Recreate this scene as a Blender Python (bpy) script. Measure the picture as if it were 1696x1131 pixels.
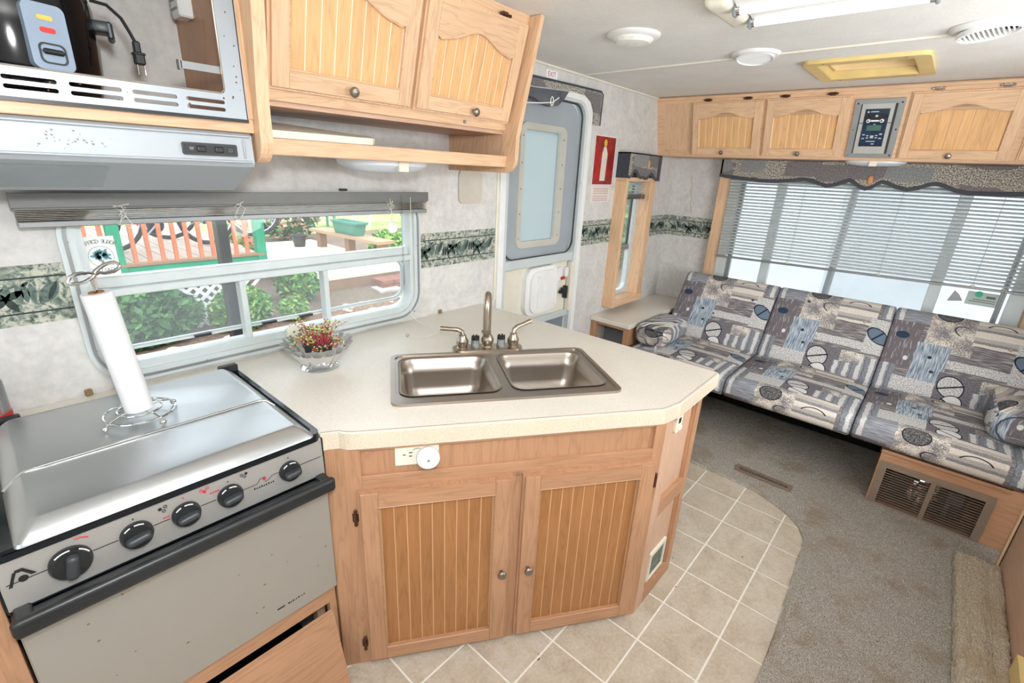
import bpy, bmesh, math, random
from mathutils import Vector, Matrix, Euler
random.seed(7)
for o in list(bpy.data.objects): bpy.data.objects.remove(o, do_unlink=True)
SC = bpy.context.scene
COL = SC.collection
R = math.radians

# ------------------------------------------------------------------ camera, world, lights, exposure
# metres: x along the trailer towards the sofa, y towards the kitchen wall, z up, floor z = 0
cam_d = bpy.data.cameras.new('camera'); cam = bpy.data.objects.new('camera', cam_d); COL.objects.link(cam)
cam.location = (0, 0, 1.54)
cam.rotation_euler = (R(70.186), R(-2.707), R(-48.219))
cam_d.sensor_fit = 'HORIZONTAL'; cam_d.sensor_width = 36; cam_d.lens = 793.05 / 1696 * 36
cam_d.clip_start = 0.02; cam_d.clip_end = 200
SC.camera = cam

world = bpy.data.worlds.new('overcast_sky'); SC.world = world; world.use_nodes = True
wn = world.node_tree.nodes; wl = world.node_tree.links
bg = wn['Background']
sky = wn.new('ShaderNodeTexSky'); sky.sky_type = 'NISHITA'; sky.sun_disc = False
sky.sun_elevation = R(55); sky.sun_rotation = R(150); sky.dust_density = 4.0; sky.air_density = 1.0; sky.ozone_density = 1.0
hz = wn.new('ShaderNodeMix'); hz.data_type = 'RGBA'; hz.inputs[0].default_value = 0.82
gain = wn.new('ShaderNodeMix'); gain.data_type = 'RGBA'; gain.blend_type = 'MULTIPLY'; gain.inputs[0].default_value = 1.0
gain.inputs[7].default_value = (0.11, 0.11, 0.11, 1)
wl.new(sky.outputs[0], gain.inputs[6]); wl.new(gain.outputs[2], hz.inputs[6])
hz.inputs[7].default_value = (0.90, 0.96, 1.0, 1)
wl.new(hz.outputs[2], bg.inputs[0]); bg.inputs[1].default_value = 2.8

def lamp(name, kind, loc, power, rot=(0, 0, 0), size=0.1, size_y=None, col=(1, 1, 1)):
    d = bpy.data.lights.new(name, kind); d.energy = power; d.color = col
    if kind == 'AREA':
        d.size = size
        if size_y: d.shape = 'RECTANGLE'; d.size_y = size_y
    elif kind == 'POINT': d.shadow_soft_size = size
    elif kind == 'SUN': d.angle = size
    o = bpy.data.objects.new(name, d); o.location = loc; o.rotation_euler = rot; COL.objects.link(o); return o
# the photographer's flash, held just above the lens
lamp('camera_flash', 'POINT', (0.04, 0.0, 1.735), 47, size=0.06, col=(0.95, 0.98, 1.0))
# added fill lamp at an unseen, invented dinette window, turned towards the sofa
lamp('rear_fill_lamp', 'AREA', (1.75, -1.17, 1.28), 34, rot=(R(100), 0, R(-56)), size=1.4, size_y=0.75, col=(0.97, 0.99, 1))
# daylight at the sofa window and the kitchen window
lamp('outdoor_sun', 'SUN', (0, 0, 8), 1.6, rot=(R(38), R(-20), 0), size=0.5)
SC.view_settings.view_transform = 'Standard'
SC.view_settings.look = 'None'
SC.view_settings.gamma = 1.0
SC.view_settings.use_curve_mapping = False
SC.view_settings.exposure = 0.36

# ------------------------------------------------------------------ mesh helpers
ORG = {}
def bm_new(): return bmesh.new()
def box(bm, x0, x1, y0, y1, z0, z1, bev=0.0, seg=1):
    r = bmesh.ops.create_cube(bm, size=1.0)
    vs = r['verts']
    for v in vs:
        v.co = Vector(((x0 + x1) / 2 + v.co.x * (x1 - x0), (y0 + y1) / 2 + v.co.y * (y1 - y0), (z0 + z1) / 2 + v.co.z * (z1 - z0)))
    if bev > 0:
        es = list({e for v in vs for e in v.link_edges})
        bmesh.ops.bevel(bm, geom=es, offset=bev, segments=seg, affect='EDGES', profile=0.5)
    return bm
def B(x0, x1, y0, y1, z0, z1, bev=0.0, seg=1): return box(bm_new(), x0, x1, y0, y1, z0, z1, bev, seg)
def frame_of(d):
    d = Vector(d).normalized(); a = Vector((0, 0, 1)) if abs(d.z) < 0.9 else Vector((1, 0, 0))
    u = d.cross(a).normalized(); return u, d.cross(u).normalized()
def loft(bm, rings, closed=False, caps=True):
    n = len(rings[0]); V = [[bm.verts.new(p) for p in r] for r in rings]
    m = len(V)
    for i in range(m if closed else m - 1):
        a = V[i]; b = V[(i + 1) % m]
        for j in range(n):
            k = (j + 1) % n
            bm.faces.new((a[j], a[k], b[k], b[j]))
    if caps and not closed:
        bm.faces.new(V[0]); bm.faces.new(V[-1])
    return bm
def cyl(bm, p0, p1, r0, r1=None, n=16):
    r1 = r0 if r1 is None else r1; p0 = Vector(p0); p1 = Vector(p1); u, v = frame_of(p1 - p0)
    ring = lambda p, r: [p + (u * math.cos(t) + v * math.sin(t)) * r for t in [2 * math.pi * i / n for i in range(n)]]
    return loft(bm, [ring(p0, r0), ring(p1, r1)])
def tube(bm, pts, r, n=8, closed=False):
    pts = [Vector(p) for p in pts]; m = len(pts); rings = []; u = None
    rr = r if isinstance(r, (list, tuple)) else [r] * m
    for i in range(m):
        if closed: d = pts[(i + 1) % m] - pts[i - 1]
        else: d = pts[min(i + 1, m - 1)] - pts[max(i - 1, 0)]
        d.normalize()
        if u is None: u, _ = frame_of(d)
        u = (u - d * u.dot(d)).normalized(); v = d.cross(u)
        rings.append([pts[i] + (u * math.cos(2 * math.pi * k / n) + v * math.sin(2 * math.pi * k / n)) * rr[i] for k in range(n)])
    return loft(bm, rings, closed=closed)
def lathe(bm, prof, c=(0, 0, 0), n=24, axis=(0, 0, 1), flute=None):
    c = Vector(c); ax = Vector(axis).normalized(); u, v = frame_of(ax); rings = []
    for i, (r, z) in enumerate(prof):
        ring = []
        for k in range(n):
            t = 2 * math.pi * k / n; q = max(r, 1e-4)
            if flute: q *= 1 + flute[0] * math.cos(flute[1] * t) * flute[2](i)
            ring.append(c + ax * z + (u * math.cos(t) + v * math.sin(t)) * q)
        rings.append(ring)
    return loft(bm, rings)
def ball(bm, c, r, s=(1, 1, 1), u=14, v=9):
    m = Matrix.Translation(Vector(c)) @ Matrix.Diagonal((r * s[0], r * s[1], r * s[2], 1))
    bmesh.ops.create_uvsphere(bm, u_segments=u, v_segments=v, radius=1, matrix=m); return bm
def ico(bm, c, r, s=(1, 1, 1), sub=2, jit=0.0, seed=0):
    rn = random.Random(seed)
    ret = bmesh.ops.create_icosphere(bm, subdivisions=sub, radius=1)
    for w in ret['verts']:
        k = 1 + rn.uniform(-jit, jit); w.co = Vector((c[0] + w.co.x * r * s[0] * k, c[1] + w.co.y * r * s[1] * k, c[2] + w.co.z * r * s[2] * k))
    return bm
XZ = lambda u, v, w: Vector((u, w, v))
XY = lambda u, v, w: Vector((u, v, w))
YZ = lambda u, v, w: Vector((w, u, v))
def prism(bm, outer, w0, w1, mp=XY, holes=()):
    t = bmesh.new(); loops = [outer] + list(holes); idx = {}; L = []
    for lp in loops:
        vs = [t.verts.new((p[0], p[1], 0)) for p in lp]; L.append(vs)
        for i in range(len(vs)): t.edges.new((vs[i], vs[(i + 1) % len(vs)]))
    if holes: bmesh.ops.triangle_fill(t, edges=t.edges[:], use_beauty=True, use_dissolve=False)
    else:
        t.faces.new(L[0]); bmesh.ops.triangulate(t, faces=t.faces[:])
    t.verts.index_update()
    tri = [[v.index for v in f.verts] for f in t.faces]; co = [v.co.copy() for v in t.verts]
    a = [bm.verts.new(mp(c.x, c.y, w0)) for c in co]; b = [bm.verts.new(mp(c.x, c.y, w1)) for c in co]
    for f in tri:
        bm.faces.new([a[i] for i in f]); bm.faces.new([b[i] for i in reversed(f)])
    for vs in L:
        ii = [v.index for v in vs]
        for k in range(len(ii)):
            i, j = ii[k], ii[(k + 1) % len(ii)]
            bm.faces.new((a[i], a[j], b[j], b[i]))
    t.free(); return bm
def rrect(x0, x1, z0, z1, r, n=6):
    out = []
    for cx, cz, a in ((x1 - r, z1 - r, 0), (x0 + r, z1 - r, 90), (x0 + r, z0 + r, 180), (x1 - r, z0 + r, 270)):
        for k in range(n + 1):
            t = R(a + 90 * k / n); out.append((cx + r * math.cos(t), cz + r * math.sin(t)))
    return out
def rect(x0, x1, z0, z1): return [(x0, z0), (x1, z0), (x1, z1), (x0, z1)]
def circ(cx, cz, r, n=24, rz=None): return [(cx + r * math.cos(2 * math.pi * k / n), cz + (rz or r) * math.sin(2 * math.pi * k / n)) for k in range(n)]
def rbox(bm, c, d, r, n=8, fn=None):
    """soft box: cube grid whose vertices are pulled onto a rounded box; gives a uv layer by box projection"""
    hx, hy, hz_ = d[0] / 2, d[1] / 2, d[2] / 2; r = min(r, hx, hy, hz_); c = Vector(c); cache = {}
    def axis(h):
        q = [-h, -h + r * 0.3, -h + r * 0.7] if h > r * 1.01 else [-h, -h + r * 0.35, -h + r * 0.75]
        q += [-(h - r) + 2 * (h - r) * i / n for i in range(n + 1)] if h > r * 1.01 else [0]
        q += [h - r * 0.7, h - r * 0.3, h] if h > r * 1.01 else [h - r * 0.75, h - r * 0.35, h]
        return q
    A = [axis(hx), axis(hy), axis(hz_)]
    def V(p):
        key = (round(p[0], 6), round(p[1], 6), round(p[2], 6))
        if key not in cache:
            i = Vector((max(-hx + r, min(hx - r, p[0])), max(-hy + r, min(hy - r, p[1])), max(-hz_ + r, min(hz_ - r, p[2]))))
            q = Vector(p) - i
            if q.length > 1e-9: q = q.normalized() * r
            w = i + q
            if fn: w = fn(w)
            cache[key] = bm.verts.new(c + w)
        return cache[key]
    for ax in range(3):
        a, b = [(1, 2), (2, 0), (0, 1)][ax]
        for s in (-1, 1):
            h = (hx, hy, hz_)[ax] * s
            for i in range(len(A[a]) - 1):
                for j in range(len(A[b]) - 1):
                    q = []
                    for (ii, jj) in ((i, j), (i + 1, j), (i + 1, j + 1), (i, j + 1)):
                        p = [0, 0, 0]; p[ax] = h; p[a] = A[a][ii]; p[b] = A[b][jj]; q.append(V(p))
                    if s < 0: q.reverse()
                    try: bm.faces.new(q)
                    except ValueError: pass
    return bm

def obj(name, bm, mat, parent=None, smooth=False, xf=None, ang=35, uvf=None):
    if xf is not None: bmesh.ops.transform(bm, matrix=xf, verts=bm.verts[:])
    bmesh.ops.recalc_face_normals(bm, faces=bm.faces[:])
    if uvf:
        ul = bm.loops.layers.uv.new('UVMap')
        for f in bm.faces:
            for l in f.loops: l[ul].uv = uvf(l.vert.co, f.normal)
    lo = Vector((1e9,) * 3); hi = -lo
    for v in bm.verts:
        for i in range(3): lo[i] = min(lo[i], v.co[i]); hi[i] = max(hi[i], v.co[i])
    c = (lo + hi) / 2
    for v in bm.verts: v.co -= c
    me = bpy.data.meshes.new(name); bm.to_mesh(me); bm.free()
    me.materials.append(mat)
    if smooth:
        me.polygons.foreach_set('use_smooth', [True] * len(me.polygons))
        if ang < 180: me.set_sharp_from_angle(angle=R(ang))
    o = bpy.data.objects.new(name, me); COL.objects.link(o)
    ORG[o] = c
    if parent is not None:
        o.parent = parent; o.location = c - ORG[parent]
    else: o.location = c
    return o
def tag(o, label=None, cat=None, group=None, kind=None):
    if label: o['label'] = label
    if cat: o['category'] = cat
    if group: o['group'] = group
    if kind: o['kind'] = kind
    return o
def thing(name, label, cat, loc=(0, 0, 0), group=None, matrix=None):
    o = bpy.data.objects.new(name, None); COL.objects.link(o); o.empty_display_size = 0.05
    if matrix is not None: o.matrix_world = matrix; ORG[o] = Vector((0, 0, 0))
    else: o.location = loc; ORG[o] = Vector(loc)
    return tag(o, label, cat, group)
def struct(name, bm, mat, **k): return tag(obj(name, bm, mat, **k), kind='structure')
def dup(src, parent=None, loc=None, rot=None, mats=None):
    c = src.copy(); COL.objects.link(c)
    if parent is not None: c.parent = parent
    if loc is not None: c.location = loc
    if rot is not None: c.rotation_euler = rot
    for ch in list(src.children): dup(ch, c)
    return c
def text_bm(bm, s, size, mp, w0, w1, cx=0, cy=0, mirror=False):
    cu = bpy.data.curves.new('t', 'FONT'); cu.body = s; cu.size = size; cu.align_x = 'CENTER'; cu.align_y = 'CENTER'; cu.resolution_u = 2
    o = bpy.data.objects.new('t', cu); COL.objects.link(o)
    bpy.context.view_layer.update()
    me = bpy.data.meshes.new_from_object(o.evaluated_get(bpy.context.evaluated_depsgraph_get()))
    sg = -1 if mirror else 1
    va = [bm.verts.new(mp(cx + sg * v.co.x, cy + v.co.y, w0)) for v in me.vertices]
    for p in me.polygons:
        try: bm.faces.new([va[i] for i in p.vertices])
        except ValueError: pass
    bpy.data.objects.remove(o, do_unlink=True); bpy.data.curves.remove(cu); bpy.data.meshes.remove(me)
    return bm
# ------------------------------------------------------------------ procedural materials
def lin(c):
    f = lambda v: (v / 255 / 12.92) if v / 255 <= 0.04045 else ((v / 255 + 0.055) / 1.055) ** 2.4
    return (f(c[0]), f(c[1]), f(c[2]), 1)
class G:
    def __init__(s, name):
        s.m = bpy.data.materials.new(name); s.m.use_nodes = True; s.t = s.m.node_tree; s.b = s.t.nodes['Principled BSDF']
    def n(s, ty, **kw):
        nd = s.t.nodes.new('ShaderNode' + ty)
        for k, v in kw.items():
            if k.startswith('i_'): s.put(nd.inputs[k[2:].replace('_', ' ')], v)
            elif k.startswith('j'): s.put(nd.inputs[int(k[1:])], v)
            else: setattr(nd, k, v)
        return nd
    def put(s, sock, v):
        if hasattr(v, 'is_output') or isinstance(v, bpy.types.NodeSocket): s.t.links.new(v, sock)
        else: sock.default_value = v
    def math(s, op, a, b=0.0, c=None):
        nd = s.n('Math', operation=op); s.put(nd.inputs[0], a); s.put(nd.inputs[1], b)
        if c is not None: s.put(nd.inputs[2], c)
        return nd.outputs[0]
    def mix(s, f, a, b, mode='MIX'):
        nd = s.n('Mix', data_type='RGBA', blend_type=mode); s.put(nd.inputs[0], f); s.put(nd.inputs[6], a); s.put(nd.inputs[7], b); return nd.outputs[2]
    def ramp(s, f, stops, interp='LINEAR'):
        nd = s.n('ValToRGB'); nd.color_ramp.interpolation = interp; cr = nd.color_ramp
        while len(cr.elements) > 1: cr.elements.remove(cr.elements[0])
        cr.elements[0].position = stops[0][0]; cr.elements[0].color = stops[0][1]
        for p, c in stops[1:]:
            e = cr.elements.new(p); e.color = c
        s.put(nd.inputs[0], f); return nd.outputs[0]
    def step(s, f, a, b): 
        nd = s.n('MapRange', interpolation_type='SMOOTHSTEP'); s.put(nd.inputs[0], f); nd.inputs[1].default_value = a; nd.inputs[2].default_value = b; return nd.outputs[0]
    def coord(s, kind='Object', scale=(1, 1, 1), rnd=True, rot=(0, 0, 0)):
        tc = s.n('TexCoord'); v = tc.outputs[kind]
        if rnd:
            oi = s.n('ObjectInfo'); mu = s.n('VectorMath', operation='SCALE'); cb = s.n('CombineXYZ')
            for i in range(3): s.put(cb.inputs[i], oi.outputs['Random'])
            s.put(mu.inputs[0], cb.outputs[0]); mu.inputs['Scale'].default_value = 13.7
            ad = s.n('VectorMath', operation='ADD'); s.put(ad.inputs[0], v); s.put(ad.inputs[1], mu.outputs[0]); v = ad.outputs[0]
        mp = s.n('Mapping'); s.put(mp.inputs[0], v); mp.inputs['Scale'].default_value = scale; mp.inputs['Rotation'].default_value = rot
        return mp.outputs[0]
    def noise(s, vec, scale=5, detail=4, rough=0.55, dist=0.0):
        nd = s.n('TexNoise'); s.put(nd.inputs['Vector'], vec); nd.inputs['Scale'].default_value = scale; nd.inputs['Detail'].default_value = detail
        nd.inputs['Roughness'].default_value = rough; nd.inputs['Distortion'].default_value = dist; return nd.outputs[0]
    def bump(s, h, strength=0.2, dist=0.002):
        nd = s.n('Bump'); s.put(nd.inputs['Height'], h); nd.inputs['Strength'].default_value = strength; nd.inputs['Distance'].default_value = dist
        s.t.links.new(nd.outputs[0], s.b.inputs['Normal'])
    def out(s, col=None, rough=None, metal=None, spec=None):
        for k, v in (('Base Color', col), ('Roughness', rough), ('Metallic', metal), ('Specular IOR Level', spec)):
            if v is not None: s.put(s.b.inputs[k], v)
        return s.m
def plain(name, rgb, rough=0.5, metal=0.0, var=0.05, sc=8.0, bump=0.0, spec=0.5, bsc=60.0):
    g = G(name); v = g.coord(); nz = g.noise(v, sc, 3); c = lin(rgb)
    d = tuple(x * (1 - var * 1.6) for x in c[:3]) + (1,); l = tuple(min(1, x * (1 + var)) for x in c[:3]) + (1,)
    g.out(g.ramp(nz, [(0.3, d), (0.7, l)]), rough, metal, spec)
    if bump: g.bump(g.noise(v, bsc, 2), bump, 0.001)
    return g.m
def wood(name, rgb, axis='z', dark=0.78, rough=0.42, fine=1.0):
    """pale oak: fine pores stretched along the grain plus broad cathedral bands"""
    g = G(name); k = {'x': (1, 11, 11), 'y': (11, 1, 11), 'z': (11, 11, 1)}[axis]; q = {'x': (1, 22, 22), 'y': (22, 1, 22), 'z': (22, 22, 1)}[axis]
    v1 = g.coord(scale=k); v2 = g.coord(scale=q)
    band = g.noise(v1, 2.2, 3, 0.5, 0.6)
    wv = g.math('FRACT', g.math('MULTIPLY', band, 7.0)); wv = g.math('ABSOLUTE', g.math('SUBTRACT', wv, 0.5))
    pore = g.noise(v2, 9.0 * fine, 4, 0.65)
    big = g.noise(g.coord(scale=(1, 1, 1)), 2.5, 2)
    c = lin(rgb); dk = tuple(c[i] * dark * (1, 0.965, 0.92)[i] for i in range(3)) + (1,); lt = tuple(min(1, x * 1.10) for x in c[:3]) + (1,)
    a = g.ramp(wv, [(0.0, dk), (0.22, c), (1.0, lt)])
    b = g.mix(0.38, a, g.ramp(pore, [(0.30, dk), (0.55, lt)]))
    t = g.ramp(big, [(0.3, (0.90, 0.88, 0.86, 1)), (0.7, (1.05, 1.04, 1.02, 1))])
    g.out(g.mix(1.0, b, t, 'MULTIPLY'), rough, 0.0, 0.4)
    g.bump(pore, 0.12, 0.001)
    return g.m
def woods(name, rgb, **k): return {a: wood(name + '_' + a, rgb, a, **k) for a in 'xyz'}
OAK = woods('oak_pale', (220, 184, 150))            # overhead frames
OAKD = woods('oak_door_honey', (224, 178, 126), dark=0.80)     # overhead door panels
OAKL = woods('oak_lower', (178, 136, 105))          # sink cabinet frames
OAKP = woods('oak_lower_panel', (162, 113, 70), fine=1.4)    # sink cabinet door panels
OAKS = woods('oak_pinkish', (200, 166, 142), dark=0.86)
GROOVE = plain('bead_groove_pale', (246, 222, 196), 0.6)
GROOVEL = plain('bead_groove_tan', (198, 156, 114), 0.6)

def steel(name, rgb, rough=0.32, axis='x', streak=0.10, met=1.0):
    g = G(name); k = {'x': (1.5, 90, 90), 'y': (90, 1.5, 90), 'z': (90, 90, 1.5)}[axis]
    nz = g.noise(g.coord(scale=k), 6, 3); sm = g.noise(g.coord(), 7, 4); c = lin(rgb)
    col = g.mix(g.math('MULTIPLY', sm, 0.25), c, tuple(x * 0.78 for x in c[:3]) + (1,))
    rr = g.math('ADD', g.math('MULTIPLY', nz, streak), g.math('ADD', g.math('MULTIPLY', sm, 0.12), rough - 0.08))
    g.out(col, rr, met); g.bump(nz, 0.05, 0.0005); return g.m
STEEL = steel('brushed_steel', (192, 194, 195), 0.30, met=0.92)
STEELH = steel('hood_steel', (176, 182, 187), 0.55, met=0.35)
STEELD = steel('oven_door_steel', (172, 168, 160), 0.45, met=0.5)
PANELS = steel('control_panel_steel', (178, 175, 170), 0.45, met=0.5)
TRIMST = steel('trim_steel', (170, 176, 182), 0.40, met=0.85)
SINK = steel('sink_satin_steel', (176, 166, 156), 0.30)
NICKEL = steel('brushed_nickel', (178, 166, 150), 0.28, 'z')
CHROME = plain('chrome', (225, 225, 225), 0.08, 1.0, 0.02)
ALU = plain('window_aluminium', (206, 214, 214), 0.38, 0.15, 0.04, bump=0.02)
ALUD = plain('aluminium_grey', (150, 152, 152), 0.40, 0.5, 0.05)
KNOBM = plain('knob_pewter', (150, 142, 130), 0.38, 1.0, 0.1)
HINGE = plain('hinge_antique_brass', (92, 62, 44), 0.4, 0.7, 0.3, 60)
HINGEB = plain('hinge_bright', (190, 180, 168), 0.25, 0.9, 0.25, 90)
BLACK = plain('black_plastic', (34, 36, 38), 0.38, 0, 0.2)
BLACKE = plain('black_enamel', (14, 20, 26), 0.12, 0, 0.2)
DGREY = plain('charcoal_plastic', (52, 55, 58), 0.42, 0, 0.1)
GREY = plain('grey_plastic', (128, 132, 138), 0.4, 0, 0.05)
WHITE = plain('white_plastic', (232, 232, 230), 0.38, 0, 0.03)
OFFW = plain('offwhite_plastic', (226, 222, 206), 0.4, 0, 0.04)
CREAM = plain('aged_cream_plastic', (224, 219, 202), 0.45, 0, 0.05)
YELLOWED = plain('yellowed_plastic', (222, 196, 132), 0.4, 0, 0.10, 5)
PAPERW = plain('paper_white', (226, 227, 228), 0.9, 0, 0.02, 30, 0.15, 0.2, 220)
CARD = plain('cardboard', (150, 108, 74), 0.9)
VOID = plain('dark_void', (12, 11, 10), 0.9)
RED = plain('red_plastic', (196, 30, 34), 0.4)
REDP = plain('red_print', (206, 40, 40), 0.6)
BLKP = plain('black_print', (28, 26, 26), 0.6)
GRYP = plain('grey_print', (120, 118, 116), 0.7)
WHTP = plain('white_print', (240, 240, 238), 0.6)
VENTBR = plain('vent_taupe_metal', (150, 132, 116), 0.42, 0.35, 0.06)

# --- wallpaper, ceiling, counter, tile, carpet
g = G('wallpaper_mottled'); v = g.coord('Object', rnd=False)
a = g.noise(v, 9, 6, 0.62, 0.8); b = g.noise(v, 38, 4, 0.6)
c1 = g.ramp(a, [(0.30, lin((192, 190, 187))), (0.52, lin((208, 206, 202))), (0.72, lin((220, 217, 212)))])
g.out(g.mix(0.30, c1, g.ramp(b, [(0.35, lin((184, 183, 182))), (0.65, lin((224, 221, 216)))])), 0.55, 0, 0.3); g.bump(b, 0.06, 0.001); WALLP = g.m
g = G('ceiling_vinyl'); v = g.coord('Object', rnd=False)
a = g.noise(v, 120, 4, 0.7); b = g.noise(v, 6, 3)
g.out(g.mix(0.3, g.ramp(b, [(0.3, lin((226, 224, 220))), (0.7, lin((236, 234, 230)))]), g.ramp(a, [(0.35, lin((212, 210, 206))), (0.65, lin((242, 240, 236)))])), 0.6, 0, 0.3)
g.bump(a, 0.25, 0.002); CEIL = g.m
def speck(name, base, lo, hi, rough):
    g = G(name); v = g.coord('Object', rnd=False)
    a = g.noise(v, 330, 3, 0.75); b = g.noise(v, 140, 3, 0.6); d = g.noise(v, 4, 3)
    c = g.mix(g.step(a, 0.56, 0.66), lin(base), lin(lo)); c = g.mix(g.step(b, 0.60, 0.70), c, lin(hi))
    c = g.mix(1.0, c, g.ramp(d, [(0.3, (0.96, 0.95, 0.93, 1)), (0.7, (1.02, 1.02, 1.01, 1))]), 'MULTIPLY')
    g.out(c, g.math('ADD', g.math('MULTIPLY', d, 0.12), rough - 0.06), 0, 0.5); return g.m
LAM = speck('laminate_speckled', (222, 216, 206), (198, 188, 172), (232, 228, 220), 0.33)
LAME = speck('laminate_edge', (214, 202, 182), (178, 160, 138), (226, 214, 196), 0.4)
g = G('stone_look_tile'); v = g.coord('Object')
a = g.noise(v, 11, 6, 0.65, 0.5); b = g.noise(v, 90, 3, 0.6)
c = g.ramp(a, [(0.30, lin((164, 149, 130))), (0.55, lin((184, 172, 154))), (0.75, lin((192, 184, 174)))])
g.out(g.mix(0.22, c, g.ramp(b, [(0.35, lin((160, 146, 128))), (0.65, lin((214, 204, 190)))])), g.math('ADD', g.math('MULTIPLY', a, 0.2), 0.30), 0, 0.45); g.bump(b, 0.08, 0.001); TILE = g.m
GROUT = plain('grout_pale', (224, 219, 209), 0.7, 0, 0.06, 40)
def carpet(name, lo, mid, hi, stain):
    g = G(name); v = g.coord('Object', rnd=False)
    a = g.noise(v, 330, 3, 0.75); b = g.noise(v, 5, 5, 0.6, 0.4); d = g.noise(v, 120, 3, 0.7)
    c = g.ramp(a, [(0.36, lin(lo)), (0.5, lin(mid)), (0.62, lin(hi))])
    c = g.mix(g.math('MULTIPLY', g.step(b, 0.50, 0.68), 0.55), c, lin(stain))
    c = g.mix(0.35, c, g.mix(1.0, c, g.ramp(d, [(0.3, (0.62, 0.60, 0.58, 1)), (0.7, (1.15, 1.14, 1.12, 1))]), 'MULTIPLY'))
    g.out(c, 0.95, 0, 0.1); g.bump(g.math('ADD', a, d), 0.9, 0.006); return g.m
CARPET = carpet('carpet_taupe', (118, 109, 98), (174, 166, 154), (222, 218, 210), (150, 130, 106))
CARPT = carpet('carpet_tan', (146, 130, 108), (198, 184, 160), (236, 226, 208), (182, 160, 128))

# --- wallpaper border: cream ground, green mottle
g = G('border_ground'); v = g.coord('Object', rnd=False)
a = g.noise(v, 60, 5, 0.7, 0.6); b = g.noise(v, 20, 3, 0.6, 1.2)
c = g.ramp(a, [(0.38, lin((70, 86, 80))), (0.46, lin((132, 142, 132))), (0.55, lin((188, 188, 174))), (0.72, lin((206, 202, 184)))])
g.out(g.mix(g.step(b, 0.52, 0.64), c, g.mix(0.55, c, lin((96, 112, 102)))), 0.6, 0, 0.25); BORD = g.m
BORDD = plain('border_dark_green', (38, 56, 52), 0.6, 0, 0.3, 70)
BORDM = plain('border_mid_green', (92, 110, 102), 0.6, 0, 0.35, 90)

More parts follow.
